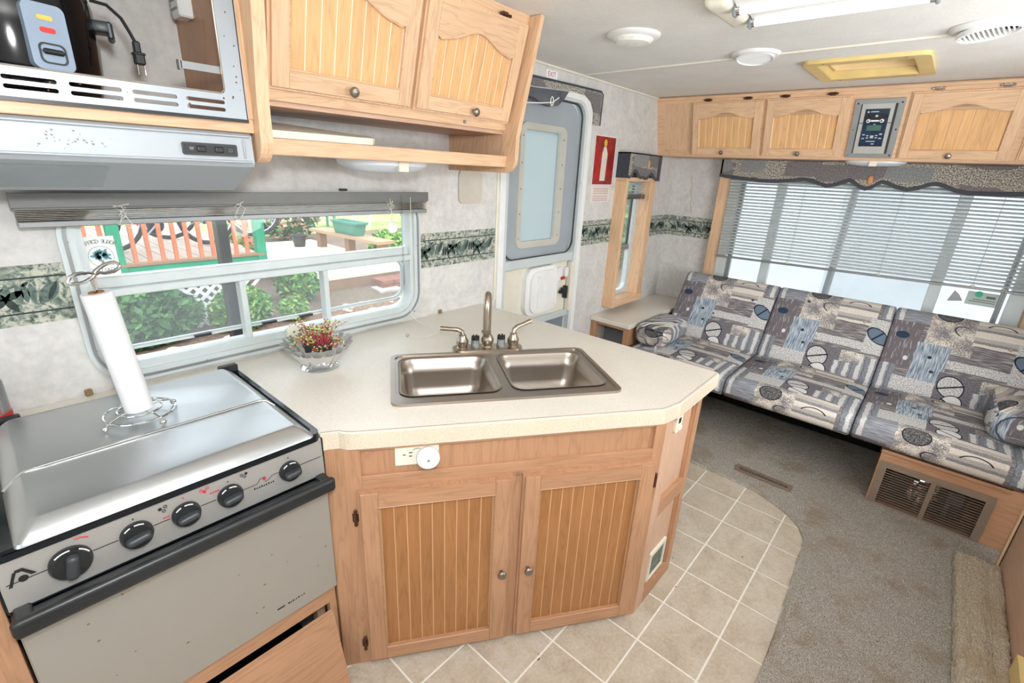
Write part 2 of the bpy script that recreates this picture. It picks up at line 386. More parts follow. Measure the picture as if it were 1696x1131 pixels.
# --- woven print on sofa and valances (flat printed cloth: patches, stripes, leaves), uv in metres
def print_cloth(name, uo=0.0, vo=0.0, tone=1.0, ru=0.65, rv=0.62):
    g = G(name); tc = g.n('TexCoord'); sp = g.n('SeparateXYZ'); g.put(sp.inputs[0], tc.outputs['UV'])
    u0, v0 = sp.outputs[0], sp.outputs[1]
    u = g.math('FRACT', g.math('ADD', g.math('DIVIDE', u0, ru), uo + 8)); v = g.math('FRACT', g.math('ADD', g.math('DIVIDE', v0, rv), vo + 8))
    nz = g.n('TexNoise'); g.put(nz.inputs['Vector'], tc.outputs['UV']); nz.inputs['Scale'].default_value = 26; nz.inputs['Detail'].default_value = 4
    spk = g.n('TexNoise'); g.put(spk.inputs['Vector'], tc.outputs['UV']); spk.inputs['Scale'].default_value = 150; spk.inputs['Detail'].default_value = 4; spk.inputs['Roughness'].default_value = 0.75
    big = g.n('TexNoise'); g.put(big.inputs['Vector'], tc.outputs['UV']); big.inputs['Scale'].default_value = 13; big.inputs['Detail'].default_value = 5
    wob = g.math('MULTIPLY', g.math('SUBTRACT', nz.outputs[0], 0.5), 0.045)
    mp = g.n('Mapping'); g.put(mp.inputs[0], tc.outputs['UV']); mp.inputs['Scale'].default_value = (170, 14, 1)
    vst = g.n('TexNoise'); g.put(vst.inputs['Vector'], mp.outputs[0]); vst.inputs['Scale'].default_value = 1.0; vst.inputs['Detail'].default_value = 3
    mp2 = g.n('Mapping'); g.put(mp2.inputs[0], tc.outputs['UV']); mp2.inputs['Scale'].default_value = (14, 170, 1)
    hst = g.n('TexNoise'); g.put(hst.inputs['Vector'], mp2.outputs[0]); hst.inputs['Scale'].default_value = 1.0; hst.inputs['Detail'].default_value = 3
    K = lambda r: tuple(x * tone for x in lin(r)[:3]) + (1,)
    S, VS, HS, BG = spk.outputs[0], vst.outputs[0], hst.outputs[0], big.outputs[0]
    beige, taupe, dk, blue, navy, lblue, pale = K((224, 215, 202)), K((156, 150, 148)), K((112, 106, 110)), K((122, 138, 158)), K((50, 66, 88)), K((152, 164, 176)), K((216, 214, 212))
    SPK = g.ramp(g.math('ADD', g.math('MULTIPLY', S, 0.62), g.math('MULTIPLY', BG, 0.38)), [(0.42, K((116, 114, 118))), (0.50, taupe), (0.56, beige)])
    SPL = g.ramp(S, [(0.40, K((138, 134, 134))), (0.55, pale)])
    DST = g.ramp(VS, [(0.44, dk), (0.58, dk), (0.66, K((176, 172, 172)))])
    DHS = g.ramp(HS, [(0.42, K((104, 100, 104))), (0.55, K((138, 132, 132))), (0.68, K((184, 178, 172)))])
    BST = g.ramp(VS, [(0.36, K((98, 112, 128))), (0.50, lblue), (0.64, K((196, 202, 206)))])
    GRY = g.ramp(HS, [(0.40, K((120, 122, 130))), (0.60, K((158, 160, 166)))])
    su = g.math('FRACT', g.math('ADD', g.math('MULTIPLY', u, 11.0), g.math('MULTIPLY', wob, 8.0)))
    STR = g.mix(0.35, g.ramp(su, [(0.0, K((96, 106, 118))), (0.36, pale), (0.72, K((128, 132, 138))), (0.86, navy)], 'CONSTANT'), g.ramp(S, [(0.4, dk), (0.6, pale)]))
    sh = g.math('FRACT', g.math('ADD', g.math('MULTIPLY', v, 8.5), g.math('MULTIPLY', wob, 3.0)))
    HOR = g.mix(0.22, g.ramp(sh, [(0.0, beige), (0.5, K((124, 120, 122))), (0.7, K((178, 172, 166)))], 'CONSTANT'), g.ramp(S, [(0.4, dk), (0.6, pale)]))
    col = DHS
    def rc(col, a, b, c, d, pat):
        uu = g.math('ADD', u, g.math('MULTIPLY', wob, 0.35)); vv = g.math('ADD', v, g.math('MULTIPLY', wob, 0.35))
        m = g.math('MULTIPLY', g.math('MULTIPLY', g.math('GREATER_THAN', uu, a), g.math('LESS_THAN', uu, b)), g.math('MULTIPLY', g.math('GREATER_THAN', vv, c), g.math('LESS_THAN', vv, d)))
        return g.mix(m, col, pat)
    def el(col, cx, cy, rx, ry, pat, edge=None, ew=0.09, rot=0.0):
        du = g.math('SUBTRACT', u, cx); dv = g.math('SUBTRACT', v, cy); c_, s_ = math.cos(rot), math.sin(rot)
        a = g.math('DIVIDE', g.math('ADD', g.math('MULTIPLY', du, c_), g.math('MULTIPLY', dv, s_)), rx); b = g.math('DIVIDE', g.math('SUBTRACT', g.math('MULTIPLY', dv, c_), g.math('MULTIPLY', du, s_)), ry)
        r2 = g.math('ADD', g.math('MULTIPLY', a, a), g.math('MULTIPLY', b, b))
        if pat is not None: col = g.mix(g.math('LESS_THAN', r2, 1.0), col, pat)
        if edge is not None:
            em = g.math('LESS_THAN', g.math('ABSOLUTE', g.math('SUBTRACT', r2, 1.0)), ew)
            if pat is None: em = g.math('MULTIPLY', em, g.math('GREATER_THAN', b, 0.25))
            col = g.mix(em, col, edge)
            if pat is not None: col = g.mix(g.math('MULTIPLY', g.math('LESS_THAN', r2, 1.2), g.math('LESS_THAN', g.math('ABSOLUTE', b), 0.07)), col, edge)
        return col
    col = rc(col, 0.00, 0.14, 0.74, 1.00, STR); col = rc(col, 0.07, 0.30, 0.74, 1.00, GRY)
    col = rc(col, 0.26, 0.58, 0.50, 1.00, SPK); col = rc(col, 0.00, 0.23, 0.30, 0.74, DST)
    col = rc(col, 0.22, 0.45, 0.20, 0.56, BST); col = rc(col, 0.00, 0.12, 0.00, 0.30, STR)
    col = rc(col, 0.12, 0.42, 0.00, 0.20, SPL); col = rc(col, 0.57, 0.88, 0.62, 1.00, HOR)
    col = rc(col, 0.42, 0.90, 0.00, 0.32, g.ramp(S, [(0.42, K((96, 92, 98))), (0.62, K((134, 130, 134)))])); col = rc(col, 0.66, 0.88, 0.02, 0.20, STR); col = rc(col, 0.70, 0.90, 0.20, 0.32, SPK); col = rc(col, 0.86, 1.00, 0.00, 0.30, STR)
    col = rc(col, 0.84, 1.00, 0.34, 0.70, SPL); col = rc(col, 0.45, 0.84, 0.36, 0.44, SPL); col = rc(col, 0.90, 1.0, 0.72, 1.0, STR)
    col = el(col, 0.38, 0.88, 0.085, 0.075, g.ramp(S, [(0.45, K((58, 62, 70))), (0.6, K((140, 134, 128)))]), K((30, 34, 42)))
    col = el(col, 0.52, 0.72, 0.05, 0.09, None, K((70, 70, 76)), 0.14, 1.2); col = el(col, 0.52, 0.20, 0.085, 0.10, SPL, K((44, 48, 58)), 0.10, 0.4)
    col = el(col, 0.55, 0.05, 0.07, 0.085, pale, K((44, 48, 58)), 0.10, -0.5); col = el(col, 0.93, 0.53, 0.06, 0.10, K((104, 120, 136)), K((40, 46, 58)), 0.14, 0.9)
    col = el(col, 0.10, 0.60, 0.05, 0.035, navy, None); col = el(col, 0.33, 0.43, 0.016, 0.016, K((60, 66, 78)), None); col = el(col, 0.37, 0.30, 0.016, 0.014, K((60, 66, 78)), None)
    col = el(col, 0.72, 0.80, 0.09, 0.05, None, K((52, 52, 58)), 0.14); col = el(col, 0.17, 0.38, 0.017, 0.022, pale, None)
    g.out(col, 0.92, 0, 0.12)
    wv = g.n('TexNoise'); g.put(wv.inputs['Vector'], tc.outputs['UV']); wv.inputs['Scale'].default_value = 700
    g.bump(wv.outputs[0], 0.15, 0.001); return g.m
CLOTH = print_cloth('sofa_print'); CLOTHS = print_cloth('sofa_seat_print', 0.0, 0.35)
g = G('valance_print'); tc = g.n('TexCoord'); mp = g.n('Mapping'); g.put(mp.inputs[0], tc.outputs['UV']); mp.inputs['Scale'].default_value = (5.5, 10, 1)
vo = g.n('TexVoronoi', distance='CHEBYCHEV'); g.put(vo.inputs['Vector'], mp.outputs[0]); vo.inputs['Scale'].default_value = 1.0; vo.inputs['Randomness'].default_value = 0.55
sx = g.n('SeparateColor'); g.put(sx.inputs[0], vo.outputs['Color'])
sp_ = g.n('TexNoise'); g.put(sp_.inputs['Vector'], tc.outputs['UV']); sp_.inputs['Scale'].default_value = 150; sp_.inputs['Detail'].default_value = 4; sp_.inputs['Roughness'].default_value = 0.75
f1 = g.ramp(sp_.outputs[0], [(0.42, lin((76, 78, 86))), (0.49, lin((136, 132, 126))), (0.56, lin((206, 197, 178)))])
f2 = g.ramp(sp_.outputs[0], [(0.40, lin((96, 92, 94))), (0.60, lin((140, 134, 132)))])
f3 = g.ramp(sp_.outputs[0], [(0.40, lin((110, 116, 122))), (0.60, lin((158, 156, 150)))])
c = g.mix(g.math('GREATER_THAN', sx.outputs[0], 0.72), f1, f2); c = g.mix(g.math('GREATER_THAN', sx.outputs[1], 0.82), c, f3)
g.out(c, 0.92, 0, 0.1); VALP = g.m
VALT = plain('valance_trim_grey', (72, 74, 80), 0.9, 0, 0.1, 120)
VALD = plain('valance_dark_slate', (62, 68, 76), 0.9, 0, 0.1, 120)

def glassy(name, col=(1, 1, 1, 1), rough=0.0, alpha=None, mixf=0.045, haze=0.0):
    """thin window pane: mostly transparent with a weak glossy reflection"""
    g = G(name); t = g.t; t.nodes.remove(g.b)
    tr = g.n('BsdfTransparent'); tr.inputs[0].default_value = col
    gl = g.n('BsdfGlossy'); gl.inputs['Roughness'].default_value = max(rough, 0.02)
    fr = g.n('Fresnel'); fr.inputs[0].default_value = 1.45
    ms = g.n('MixShader'); g.put(ms.inputs[0], g.math('MULTIPLY', fr.outputs[0], mixf * 10)); g.put(ms.inputs[1], tr.outputs[0]); g.put(ms.inputs[2], gl.outputs[0])
    last = ms.outputs[0]
    if haze:  # washed-out haze put into the glass colour as pale diffuse
        df = g.n('BsdfDiffuse'); df.inputs[0].default_value = (.9, .92, .93, 1); tl_ = g.n('BsdfTranslucent'); tl_.inputs[0].default_value = (.9, .92, .93, 1)
        m1 = g.n('MixShader'); m1.inputs[0].default_value = .5; g.put(m1.inputs[1], df.outputs[0]); g.put(m1.inputs[2], tl_.outputs[0])
        m2 = g.n('MixShader'); nz_ = g.noise(g.coord(), 5, 4); g.put(m2.inputs[0], g.math('MULTIPLY', nz_, haze * 2)); g.put(m2.inputs[1], last); g.put(m2.inputs[2], m1.outputs[0]); last = m2.outputs[0]
    t.links.new(last, t.nodes['Material Output'].inputs[0]); return g.m
PANE = glassy('window_glass', (0.95, 0.97, 0.97, 1), haze=0.04)
CLEARP = glassy('clear_plastic', (0.90, 0.92, 0.92, 1), 0.1)
GLASSB = glassy('pressed_glass', (0.93, 0.95, 0.95, 1), 0.03, mixf=0.16, haze=0.16)
g = G('frosted_door_glass'); g.b.inputs['Transmission Weight'].default_value = 0.0
t = g.t; tl = g.n('BsdfTranslucent'); tl.inputs[0].default_value = (0.60, 0.67, 0.68, 1); ms = g.n('MixShader'); ms.inputs[0].default_value = 0.78
vv = g.coord('Object', rnd=False); pb = g.noise(vv, 160, 2); g.bump(pb, 0.5, 0.002); g.out((0.85, 0.90, 0.9, 1), 0.25)
t.links.new(g.b.outputs[0], ms.inputs[1]); t.links.new(tl.outputs[0], ms.inputs[2]); t.links.new(ms.outputs[0], t.nodes['Material Output'].inputs[0]); FROST = g.m
def translucent(name, rgb, f=0.5, rough=0.6, bump=0.0):
    g = G(name); t = g.t; c = lin(rgb); v = g.coord(); nz = g.noise(v, 6, 4)
    col = g.ramp(nz, [(0.3, tuple(x * 0.93 for x in c[:3]) + (1,)), (0.7, c)])
    tl = g.n('BsdfTranslucent'); g.put(tl.inputs[0], col); g.out(col, rough, 0, 0.2)
    ms = g.n('MixShader'); ms.inputs[0].default_value = f
    if bump: g.bump(nz, bump, 0.02)
    t.links.new(g.b.outputs[0], ms.inputs[1]); t.links.new(tl.outputs[0], ms.inputs[2]); t.links.new(ms.outputs[0], t.nodes['Material Output'].inputs[0]); return g.m
SLAT = translucent('blind_slat_white', (226, 230, 230), 0.35, 0.35)
SLATG = plain('blind_slat_stack', (150, 142, 130), 0.35, 0.3, 0.2, 40)
RAILG = plain('blind_rail_grey', (112, 112, 110), 0.45, 0.3, 0.05)
TARP = translucent('white_tarp', (214, 220, 226), 0.6, 0.5, 0.5)
g = G('insect_screen'); t = g.t; tr = g.n('BsdfTransparent'); ms = g.n('MixShader'); ms.inputs[0].default_value = 0.14; vv = g.coord('Object', rnd=False)
g.out(g.ramp(g.noise(vv, 4, 3), [(0.3, lin((150, 156, 162))), (0.7, lin((170, 176, 182)))]), 0.7); g.t.links.new(tr.outputs[0], ms.inputs[1]); g.t.links.new(g.b.outputs[0], ms.inputs[2]); g.t.links.new(ms.outputs[0], t.nodes['Material Output'].inputs[0]); SCREEN = g.m
DOORBLUE = plain('door_skin_bluegrey', (182, 190, 196), 0.55, 0, 0.06, 3)
# --- outdoors
g = G('ground_gravel_dirt'); v = g.coord('Object', rnd=False); a = g.noise(v, 1.1, 5, 0.6); b = g.noise(v, 22, 5, 0.75)
c = g.ramp(a, [(0.35, lin((124, 102, 88))), (0.55, lin((146, 126, 110))), (0.7, lin((124, 122, 84)))])
g.out(g.mix(0.45, c, g.ramp(b, [(0.35, lin((92, 76, 66))), (0.65, lin((172, 158, 146)))])), 0.95, 0, 0.1); g.bump(b, 0.8, 0.05); DIRT = g.m
g = G('lawn_far'); v = g.coord('Object', rnd=False); a = g.noise(v, 0.8, 5, 0.65); b = g.noise(v, 14, 4, 0.7)
g.out(g.mix(0.4, g.ramp(a, [(0.35, lin((96, 132, 70))), (0.55, lin((176, 178, 118))), (0.7, lin((212, 200, 158)))]), g.ramp(b, [(0.35, lin((84, 120, 64))), (0.65, lin((206, 204, 150)))])), 0.95, 0, 0.1); LAWN = g.m
def leafm(name, rgb):
    g = G(name); v = g.coord(); nz = g.noise(v, 9, 3); c = lin(rgb)
    g.out(g.ramp(nz, [(0.3, tuple(x * 0.6 for x in c[:3]) + (1,)), (0.7, tuple(min(1, x * 1.25) for x in c[:3]) + (1,))]), 0.55, 0, 0.3); return g.m
LEAF = leafm('leaf_green', (92, 148, 72)); LEAFY = leafm('leaf_light_green', (150, 190, 96)); LEAFD = leafm('leaf_dark_green', (64, 112, 66))
DECKW = wood('deck_grey_planks', (172, 158, 148), 'y', rough=0.8); REDW = wood('railing_redwood', (196, 120, 88), 'z', rough=0.7)
PATIO = wood('patio_pale_planks', (232, 224, 210), 'x', rough=0.8); WOODG = wood('weathered_wood', (150, 120, 96), 'z', rough=0.8)
GREENP = plain('green_paint', (16, 142, 104), 0.5, 0, 0.12); TEAL = plain('teal_plastic', (96, 160, 156), 0.5); PLANTER = plain('planter_green_plastic', (62, 128, 110), 0.5)
LATT = plain('white_lattice', (232, 234, 236), 0.5); TYRE = plain('tyre_rubber', (34, 34, 38), 0.7); STONE = plain('river_stone', (196, 178, 162), 0.8, 0, 0.3, 3); BRICK = plain('red_brick_paver', (150, 98, 84), 0.85, 0, 0.2, 20)
PINK = plain('pink_paint', (226, 90, 140), 0.4)
# ------------------------------------------------------------------ the setting
YW, XW, ZC = 1.75, 3.91, 2.06
CURVE = [(1.404, .071), (1.46, .074), (1.59, .078), (1.72, .077), (1.885, .078), (2.064, .087), (2.17, .098), (2.252, .114), (2.332, .154), (2.395, .220), (2.444, .311), (2.47, .38), (2.482, .438), (2.490, .55), (2.495, .73)]
TILEREG = [(-1.5, .071)] + CURVE + [(2.50, 1.75), (-1.5, 1.75)]
floor = struct('floor', B(-1.5, 3.96, -1.3, 1.80, -0.06, -0.0006), GROUT)
# tiles: one object each
def clip(poly, reg):
    out = poly
    for i in range(len(reg)):
        a, b = reg[i], reg[(i + 1) % len(reg)]; res = []
        side = lambda p: (b[0] - a[0]) * (p[1] - a[1]) - (b[1] - a[1]) * (p[0] - a[0])
        for k in range(len(out)):
            p, q = out[k], out[(k + 1) % len(out)]; sp, sq = side(p), side(q)
            if sp >= 0: res.append(p)
            if (sp >= 0) != (sq >= 0):
                t = sp / (sp - sq); res.append((p[0] + (q[0] - p[0]) * t, p[1] + (q[1] - p[1]) * t))
        out = res
        if not out: return []
    return out
TS = .2125; tile0 = None
def covered(x, y):   # under the fixed cabinets
    if x < .50 and y > 1.12: return True
    if x < 1.63 and y > .52 and (x - .55) * .573 + (y - 1.058) * .82 > .16: return True
    return x < -1.1
for i in range(-14, 6):
    for j in range(-2, 7):
        x0 = 1.476 + i * TS; y0 = .438 + j * TS; cx, cy = x0 + TS / 2, y0 + TS / 2
        if covered(cx, cy) and covered(x0 + .02, y0 + .02) and covered(x0 + TS - .02, y0 + .02): continue
        g_ = .0033; sq = [(x0 + g_, y0 + g_), (x0 + TS - g_, y0 + g_), (x0 + TS - g_, y0 + TS - g_), (x0 + g_, y0 + TS - g_)]
        pl = clip(sq, TILEREG)
        if len(pl) < 3: continue
        ar = abs(sum(pl[k][0] * pl[(k + 1) % len(pl)][1] - pl[(k + 1) % len(pl)][0] * pl[k][1] for k in range(len(pl)))) / 2
        if ar < 2e-4: continue
        if ar > 0.99 * (TS - 2 * g_) ** 2:
            if tile0 is None: tile0 = obj('tile', B(x0 + g_, x0 + TS - g_, y0 + g_, y0 + TS - g_, -.003, .0012, .0008), TILE, floor)
            else:
                t_ = tile0.copy(); COL.objects.link(t_); t_.location = Vector((cx, cy, (-.003 + .0012) / 2)) - ORG[floor]
        else: obj('tile', prism(bm_new(), pl, -.003, .0012), TILE, floor)
# carpet: pile surface with real relief in view, plain beyond
from mathutils import noise as mn
def in_tile(x, y):
    if y < .071: return False
    for k in range(len(TILEREG)):
        a, b = TILEREG[k], TILEREG[(k + 1) % len(TILEREG)]
        if (b[0] - a[0]) * (y - a[1]) - (b[1] - a[1]) * (x - a[0]) < 0: return False
    return True
bm = bm_new(); st = .0075; x0, x1, y0, y1 = 1.1, 3.35, -.43, 1.10
nx = int((x1 - x0) / st); ny = int((y1 - y0) / st); vv = {}
def cv(i, j):
    if (i, j) not in vv:
        x = x0 + i * st; y = y0 + j * st
        h = .010 + .0045 * mn.noise(Vector((x * 85, y * 85, 0))) + .0045 * mn.noise(Vector((x * 190, y * 190, 3)))
        vv[(i, j)] = bm.verts.new((x, y, h))
    return vv[(i, j)]
for i in range(nx):
    for j in range(ny):
        if in_tile(x0 + (i + .5) * st, y0 + (j + .5) * st): continue
        if 2.602 < x0 + (i + .5) * st < 2.632 and .272 < y0 + (j + .5) * st < .522: continue
        bm.faces.new((cv(i, j), cv(i + 1, j), cv(i + 1, j + 1), cv(i, j + 1)))
xe = x0 + nx * st; ye = y0 + ny * st
for a in ((xe, XW, -.62, 1.75), (-1.5, x0, -1.25, .071), (x0, xe, -1.25, y0), (2.5, xe, ye, 1.75)):
    q = [bm.verts.new((a[0], a[2], .009)), bm.verts.new((a[1], a[2], .009)), bm.verts.new((a[1], a[3], .009)), bm.verts.new((a[0], a[3], .009))]; bm.faces.new(q)
cp = obj('carpet', bm, CARPET, floor, smooth=True, ang=180)
edge = [(-1.5, .064, .002), (0, .064, .002), (1.0, .064, .002)] + [(p[0] + .005, p[1] - .005, .002) for p in CURVE] + [(2.505, 1.1, .002), (2.505, 1.75, .002)]
obj('carpet_edge', tube(bm_new(), edge, .0125, 8), CARPET, floor, smooth=True)

bm = bm_new(); rn = random.Random(31)
for k in range(26):
    x, y = rn.uniform(.75, 2.3), rn.uniform(.10, .85)
    if in_tile(x, y): ball(bm, (x, y, .002), rn.uniform(.0012, .003), (rn.uniform(1, 3), 1, .5), 6, 4)
for k in range(20): ball(bm, (rn.uniform(1.7, 2.75), rn.uniform(-.35, .05), .016), .0022, (1, 1, .6), 6, 4)
tag(obj('crumbs', bm, plain('crumb_brown', (110, 84, 66), .9, 0, .6, 40), floor), kind='stuff')
# kitchen wall (window, door and narrow window cut out)
wk = struct('wall_kitchen', prism(bm_new(), rect(-1.5, 3.96, -.06, 2.10), YW, YW + .05, XZ,
    [rrect(.20, 1.314, .915, 1.405, .05), rrect(1.90, 2.60, .02, 1.93, .09), rect(3.045, 3.37, .675, 1.52)]), WALLP)
wr = struct('wall_rear', prism(bm_new(), rect(-.67, YW, -.06, 2.10), XW, XW + .05, YZ, [rect(-.445, 1.29, .72, 1.56)]), WALLP)
struct('wall_opposite', prism(bm_new(), rect(-1.5, 2.72, -.06, 2.10), -1.30, -1.25, XZ, [rect(.9, 2.6, .95, 1.75)]), WALLP)  # unseen window opening, added to let fill light in
struct('wall_slide_return', B(2.67, 2.72, -1.25, -.62, -.06, 2.08), WALLP)
struct('wall_sofa_side', B(2.72, 3.91, -.67, -.62, -.06, 2.08), WALLP)
struct('wall_front', prism(bm_new(), rect(-1.30, 1.80, -.06, 2.10), -1.55, -1.50, YZ, [rect(-.5, .9, 1.05, 1.85)]), WALLP)
ce = struct('ceiling', prism(bm_new(), rect(-1.55, 3.96, -1.30, 1.80), ZC, ZC + .04, XY, [rect(2.745, 3.125, .265, .645)]), CEIL)
obj('ceiling_seam_strip', B(2.440, 2.452, -.62, 1.75, ZC - .006, ZC + .002, .002), OFFW, ce, xf=Matrix.Translation((2.446, 0, 0)) @ Matrix.Rotation(R(-2.0), 4, 'Z') @ Matrix.Translation((-2.446 + .03, 0, 0)))
tag(struct('trim_1', B(1.57, 3.46, YW - .012, YW, ZC - .014, ZC - .001, .003), OFFW))
tag(struct('trim_2', B(1.60, 1.612, YW - .001, YW + .002, 1.43, 1.62), CREAM)) if False else None

# wallpaper border with printed leaves and fruit (flat print)
def leaf2(cx, cz, l, w, a, n=10):
    pts = []
    for s in (1, -1):
        for k in range(n + 1):
            t = k / n if s > 0 else 1 - k / n
            if s < 0 and (k == 0 or k == n): continue
            x = (t - .5) * l; z = s * w * .5 * math.sin(math.pi * t) ** .8; pts.append((cx + x * math.cos(a) - z * math.sin(a), cz + x * math.sin(a) + z * math.cos(a)))
    return pts
def border(u0, u1, wall, place, n0):
    """place(u, z, off) -> point; u runs along the wall"""
    bz0, bz1 = 1.090, 1.247
    mk = lambda off: (lambda u, v, w: place(u, v, off + w))
    bd = obj('wallpaper_border', prism(bm_new(), rect(u0, u1, bz0, bz1), 0, .0008, mk(0)), BORD, wall)
    for zz in (1.122, 1.214): obj('border_line', prism(bm_new(), rect(u0, u1, zz - .0022, zz + .0022), .0006, .0011, mk(0)), BORDD, bd)
    rn = random.Random(n0); u = u0 + .03; bm1 = bm_new(); bm2 = bm_new(); k = 0
    while u < u1 - .03:
        cz = 1.168 + rn.uniform(-.012, .012); kind = k % 4
        s_ = 1.35
        if kind == 0:
            for a in (.5, 1.4, 2.5, 3.8, 5.2):
                prism(bm1 if int(a * 3) % 2 else bm2, leaf2(u + .017 * math.cos(a), cz + .017 * math.sin(a), .046, .018, a), .0009, .0012, mk(0))
        elif kind == 1:
            for dx in (-.015, -.003, .010): prism(bm2, leaf2(u + dx, cz, .052, .016, 1.57), .0009, .0012, mk(0))
            prism(bm1, leaf2(u, cz + .024, .02, .008, .6), .0009, .0012, mk(0))
        elif kind == 2:
            prism(bm2, leaf2(u, cz, .074, .034, .9), .0009, .0012, mk(0)); prism(bm1, leaf2(u + .008, cz + .004, .056, .012, 1.1), .0012, .0014, mk(0))
        else:
            for dx in (-.014, 0, .013): prism(bm1, leaf2(u + dx, cz - .004, .050, .013, 1.57 + dx * 12), .0009, .0012, mk(0))
            prism(bm2, leaf2(u + .026, cz + .016, .036, .013, .4), .0009, .0012, mk(0))
        u += .042; k += 1
    if bm1.faces: obj('border_dark_leaves', bm1, BORDD, bd)
    else: bm1.free()
    if bm2.faces: obj('border_pale_leaves', bm2, BORDM, bd)
    else: bm2.free()
kp = lambda u, z, o: Vector((u, YW - o, z))
for i, (a, b) in enumerate(((-.5, .16), (1.354, 1.86), (2.645, 3.014), (3.452, 3.91))): border(a, b, wk, kp, i)
border(1.355, 1.75, wr, lambda u, z, o: Vector((XW - o, u, z)), 9); border(-.62, -.50, wr, lambda u, z, o: Vector((XW - o, u, z)), 10)
# rust crack mark on the rear wall
obj('wall_stain_mark', tube(bm_new(), [(XW - .0004, 1.595 + .008 * math.sin(k * 1.7) - k * .0032, 1.56 - k * .026) for k in range(12)], .0016, 5), plain('rust_stain', (186, 158, 120), 0.8), wr)

# ---------------- kitchen window
w1 = tag(thing('window_1', None, None, (.757, YW, .865)), kind='structure')
obj('window_frame', prism(bm_new(), rrect(.160, 1.354, .868, 1.430, .125, 9), YW - .012, YW + .005, XZ, [rrect(.196, 1.318, .904, 1.412, .095, 9)]), ALU, w1, True)
obj('window_inner_frame', prism(bm_new(), rrect(.186, 1.328, .894, 1.420, .10, 9), YW - .002, YW + .052, XZ, [rrect(.214, 1.300, .930, 1.40, .072, 9)]), ALU, w1, True)
obj('window_rib', prism(bm_new(), rrect(.172, 1.342, .880, 1.424, .115, 9), YW - .016, YW - .010, XZ, [rrect(.180, 1.334, .888, 1.416, .107, 9)]), ALUD, w1, True)
obj('window_meeting_rail', box(B(.205, 1.310, YW - .004, YW + .045, 1.136, 1.160, .003), .205, 1.310, YW + .012, YW + .05, 1.160, 1.192, .003), ALU, w1)
for x in (.600, .903): obj('mullion', B(x - .010, x + .010, YW + .002, YW + .042, .928, 1.138, .002), ALU, w1)
obj('sash_frame', prism(bm_new(), rrect(.216, 1.298, .955, 1.150, .06, 7), YW + .044, YW + .056, XZ, [rrect(.228, 1.286, .968, 1.138, .05, 7)]), ALU, w1, True)
obj('pane', prism(bm_new(), rrect(.210, 1.304, 1.19, 1.405, .03), YW + .030, YW + .033, XZ), PANE, w1)
obj('pane', prism(bm_new(), rrect(.220, 1.294, .962, 1.140, .055), YW + .048, YW + .051, XZ), PANE, w1)
obj('lower_screen', prism(bm_new(), rrect(.222, 1.292, .964, 1.138, .055), YW + .040, YW + .0405, XZ), SCREEN, w1)
for x in (.44, .66, .80): obj('sash_clip', B(x, x + .05, YW + .030, YW + .044, .958, .966), BLACK, w1)
bm = bm_new(); n = 40; c0 = (.742, .928)
prism(bm, [(c0[0] + (.026 + .0035 * math.cos(7 * 2 * math.pi * k / n)) * math.cos(2 * math.pi * k / n), c0[1] + (.026 + .0035 * math.cos(7 * 2 * math.pi * k / n)) * math.sin(2 * math.pi * k / n)) for k in range(n)], YW - .030, YW - .016, XZ)
ck = obj('crank_knob', bm, OFFW, w1, True); obj('knob_screw', cyl(bm_new(), (c0[0], YW - .031, c0[1]), (c0[0], YW - .010, c0[1]), .005, n=10), GREY, ck)
for x, z in [(.178, 1.30), (.178, 1.12), (.178, .99), (.20, .905), (.45, .886), (.75, .886), (1.05, .886), (1.31, .90), (1.336, 1.02), (1.336, 1.2)]:
    obj('screw', cyl(bm_new(), (x, YW - .015, z), (x, YW - .008, z), .004, n=8), GREY, w1)

# ---------------- entry door
d1 = tag(thing('door_1', None, None, (2.25, YW, .0)), kind='structure')
obj('door_frame', prism(bm_new(), rrect(1.862, 2.642, .0, 1.962, .12, 9), YW - .014, YW + .03, XZ, [rrect(1.905, 2.600, .03, 1.926, .10, 9)]), WHITE, d1, True)
obj('door_frame_lip', prism(bm_new(), rrect(1.895, 2.610, .02, 1.934, .105, 9), YW - .004, YW + .05, XZ, [rrect(1.935, 2.588, .045, 1.912, .085, 9)]), ALU, d1, True)
obj('door_skin', prism(bm_new(), rrect(1.93, 2.595, 1.04, 1.912, .085, 9), YW + .055, YW + .075, XZ, [rrect(2.10, 2.41, 1.15, 1.745, .02)]), DOORBLUE, d1)
wr_ = obj('door_window_ring', prism(bm_new(), rrect(2.062, 2.474, 1.112, 1.778, .05, 8), YW + .038, YW + .056, XZ, [rrect(2.098, 2.412, 1.150, 1.744, .015, 4)]), CREAM, d1, True)
for i in range(5):
    for x in (2.080, 2.443): obj('screw', cyl(bm_new(), (x, YW + .036, 1.17 + i * .135), (x, YW + .04, 1.17 + i * .135), .0035, n=8), DGREY, wr_)
obj('door_glass', B(2.09, 2.42, YW + .060, YW + .064, 1.145, 1.75), FROST, d1)
obj('insect_screen', prism(bm_new(), rrect(1.94, 2.586, 1.058, 1.908, .08, 8), YW + .020, YW + .0205, XZ), SCREEN, d1)
obj('screen_edge', prism(bm_new(), rrect(1.936, 2.590, 1.054, 1.912, .085, 8), YW + .016, YW + .024, XZ, [rrect(1.944, 2.582, 1.062, 1.904, .078, 8)]), DGREY, d1)
obj('mid_rail', B(1.936, 2.59, YW + .010, YW + .04, 1.002, 1.056, .004), ALU, d1)
obj('lower_skin', B(1.93, 2.59, YW + .035, YW + .05, .03, 1.004), CREAM, d1)
obj('lower_rail', B(1.936, 2.59, YW + .012, YW + .036, .630, .672, .004), ALU, d1)
obj('lower_screen', B(2.02, 2.575, YW + .030, YW + .036, .20, .632), plain('screen_grey_lower', (120, 130, 138), .6), d1)
